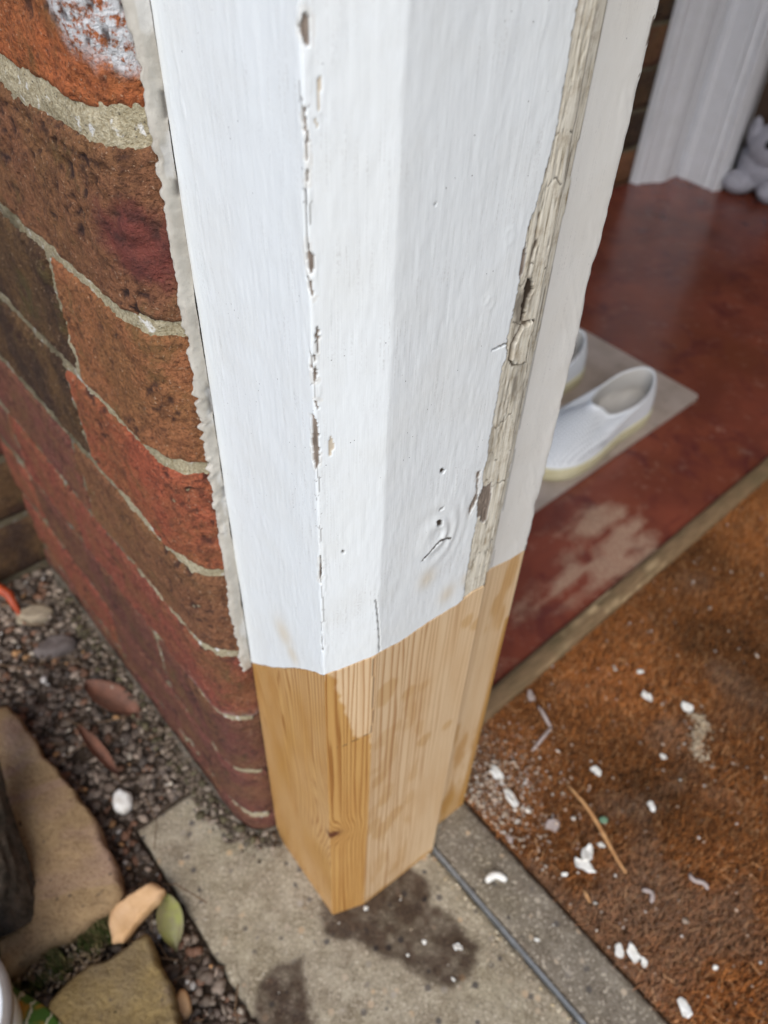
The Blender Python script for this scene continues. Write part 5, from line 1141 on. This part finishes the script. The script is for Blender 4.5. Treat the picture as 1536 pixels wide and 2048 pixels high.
o = pebbles('paint_specks', 1500, mat_pos, (0.0004, 0.0015), [(0.68, 0.62, 0.55), (0.5, 0.38, 0.28), (0.38, 0.25, 0.15), (0.45, 0.33, 0.24), (0.3, 0.17, 0.09)], seed=5, zfn=lambda q: 0.0058); tag(o, 'tiny paint specks and grit scattered over the doormat', 'specks')
def corner_pos(r, n):
    q = np.c_[cor[0] + 0.030 + r.normal(0, 0.028, n * 3), cor[1] - 0.035 + r.normal(0, 0.028, n * 3)]; return q[in_mat(q[:, 0], q[:, 1])][:n]
o = pebbles('sawdust', 520, corner_pos, (0.0004, 0.0018), [(0.5, 0.43, 0.33), (0.42, 0.33, 0.24), (0.6, 0.5, 0.38), (0.3, 0.25, 0.2)], seed=15, zfn=lambda q: 0.0052); tag(o, 'pale sawdust and grit gathered at the doormat corner by the post', 'sawdust')
sp_ = PT['sand']; o = pebbles('sand_patch', 420, lambda r, n: np.c_[sp_[0] + r.normal(0, 0.004, n) + 0.006 * np.sin(np.linspace(-1.5, 1.5, n) * 2), sp_[1] + np.linspace(-0.028, 0.02, n) + r.normal(0, 0.003, n)], (0.0005, 0.0016), [(0.5, 0.4, 0.27), (0.42, 0.32, 0.2), (0.6, 0.5, 0.36)], seed=25, zfn=lambda q: 0.0058); tag(o, 'small patch of pale sand on the right half of the doormat', 'sand')
def slab_pos(r, n):
    q = np.c_[so[0] + r.uniform(-0.05, 0.5, n)[:, None] * ud_[0] + r.uniform(0.002, 0.232, n)[:, None] * nd_[0], so[1] + 0 * r.random((n, 1))]
    u_ = r.uniform(0.0, 0.5, n); v_ = r.uniform(0.002, 0.23, n); return np.c_[so[0] + u_ * ud_[0] + v_ * nd_[0], so[1] + u_ * ud_[1] + v_ * nd_[1]]
o = pebbles('threshold_grit', 260, slab_pos, (0.0003, 0.0013), [(0.6, 0.57, 0.5), (0.5, 0.4, 0.28), (0.3, 0.26, 0.2)], seed=35); tag(o, 'fine grit scattered over the concrete threshold', 'grit')
o = pebbles('paint_crumbs', 170, mat_pos, (0.0012, 0.0030), [(0.6, 0.55, 0.47), (0.5, 0.42, 0.34), (0.36, 0.27, 0.2)], seed=55, flat=0.18, zfn=lambda q: 0.0064); tag(o, 'thin white paint crumbs sprinkled among the larger flakes on the doormat', 'paint crumbs')
o = pebbles('wall_foot_dirt', 2600, lambda r, n: (lambda t, e: wall_at(t)[0] + wall_at(t)[1] * e[:, None])(r.uniform(0.0, 0.36, n), np.abs(r.normal(0.004, 0.007, n)) + 0.002), (0.0006, 0.0040), [(0.11, 0.082, 0.056), (0.07, 0.05, 0.034), (0.16, 0.12, 0.085), (0.25, 0.20, 0.15), (0.09, 0.075, 0.04)], seed=65, flat=0.6, zfn=lambda q: 0.004 + 0.012 * np.random.default_rng(3).random(len(q))); tag(o, 'crumbled mortar and dirt along the foot of the brick wall', 'dirt')
o = pebbles('joint_crumbs', 420, lambda r, n: so + (r.uniform(0.08, 0.5, n)[:, None]) * ud_ + (0.1795 - np.abs(r.normal(0, 0.0035, n)))[:, None] * nd_, (0.0004, 0.0016), [(0.5, 0.40, 0.24), (0.58, 0.5, 0.36), (0.36, 0.29, 0.2)], seed=75); tag(o, 'pale yellow crumbs gathered along the metal strip', 'crumbs')
def stick(name, p0, p1, r0, mat, label, z=0.008, mid=0.0, cat='splinter'):
    p0, p1 = np.array(p0), np.array(p1); d = p1 - p0; n_ = np.array([-d[1], d[0]]); pts = []; rad = []
    for k in range(9):
        f = k / 8; c = p0 + d * f + n_ * mid * math.sin(f * math.pi * 1.5); pts.append((c[0], c[1], z + 0.001 * math.sin(f * 5))); rad.append(r0 * (0.35 + 0.75 * math.sin(math.pi * (0.12 + 0.76 * f)) * (1 + 0.2 * math.sin(k * 3.1))))
    me = tube_mesh(name, pts, rad, 6); 
    o = link(name, me, mat); tag(o, label, cat); return o
stick('wood_splinter', PT['spl1'], PT['spl2'], 0.0019, M_SPLINT, 'long pale pine splinter lying on the doormat', 0.009, 0.03)
stick('wood_splinter', PT['gs1'], PT['gs2'], 0.0017, M_FLAKEG, 'short greyish splinter by the batten, the one nearer the batten', 0.008)
stick('wood_splinter', PT['gs2'], PT['gs3'], 0.0016, M_FLAKEG, 'short greyish splinter meeting the tip of the one near the batten', 0.008)
stick('wood_splinter', PT['st1'], PT['st2'], 0.0012, M_SPLINT, 'very short straw coloured splinter left of the hooked paint curl', 0.008)
M_GREEN = m_simple('green_crumb_mat', (0.16, 0.27, 0.17), None, 90, 0.6)
o = link('green_crumb', slab_mesh('green_crumb', ell(PT['green'][0], PT['green'][1], 0.004, 0.003, 0, seed=3), 0.006, 0.0085, 20, 5, 0.001, 0.0005, 0.0003, 2), M_GREEN); tag(o, 'tiny pale green crumb beside the long pine splinter', 'crumb')
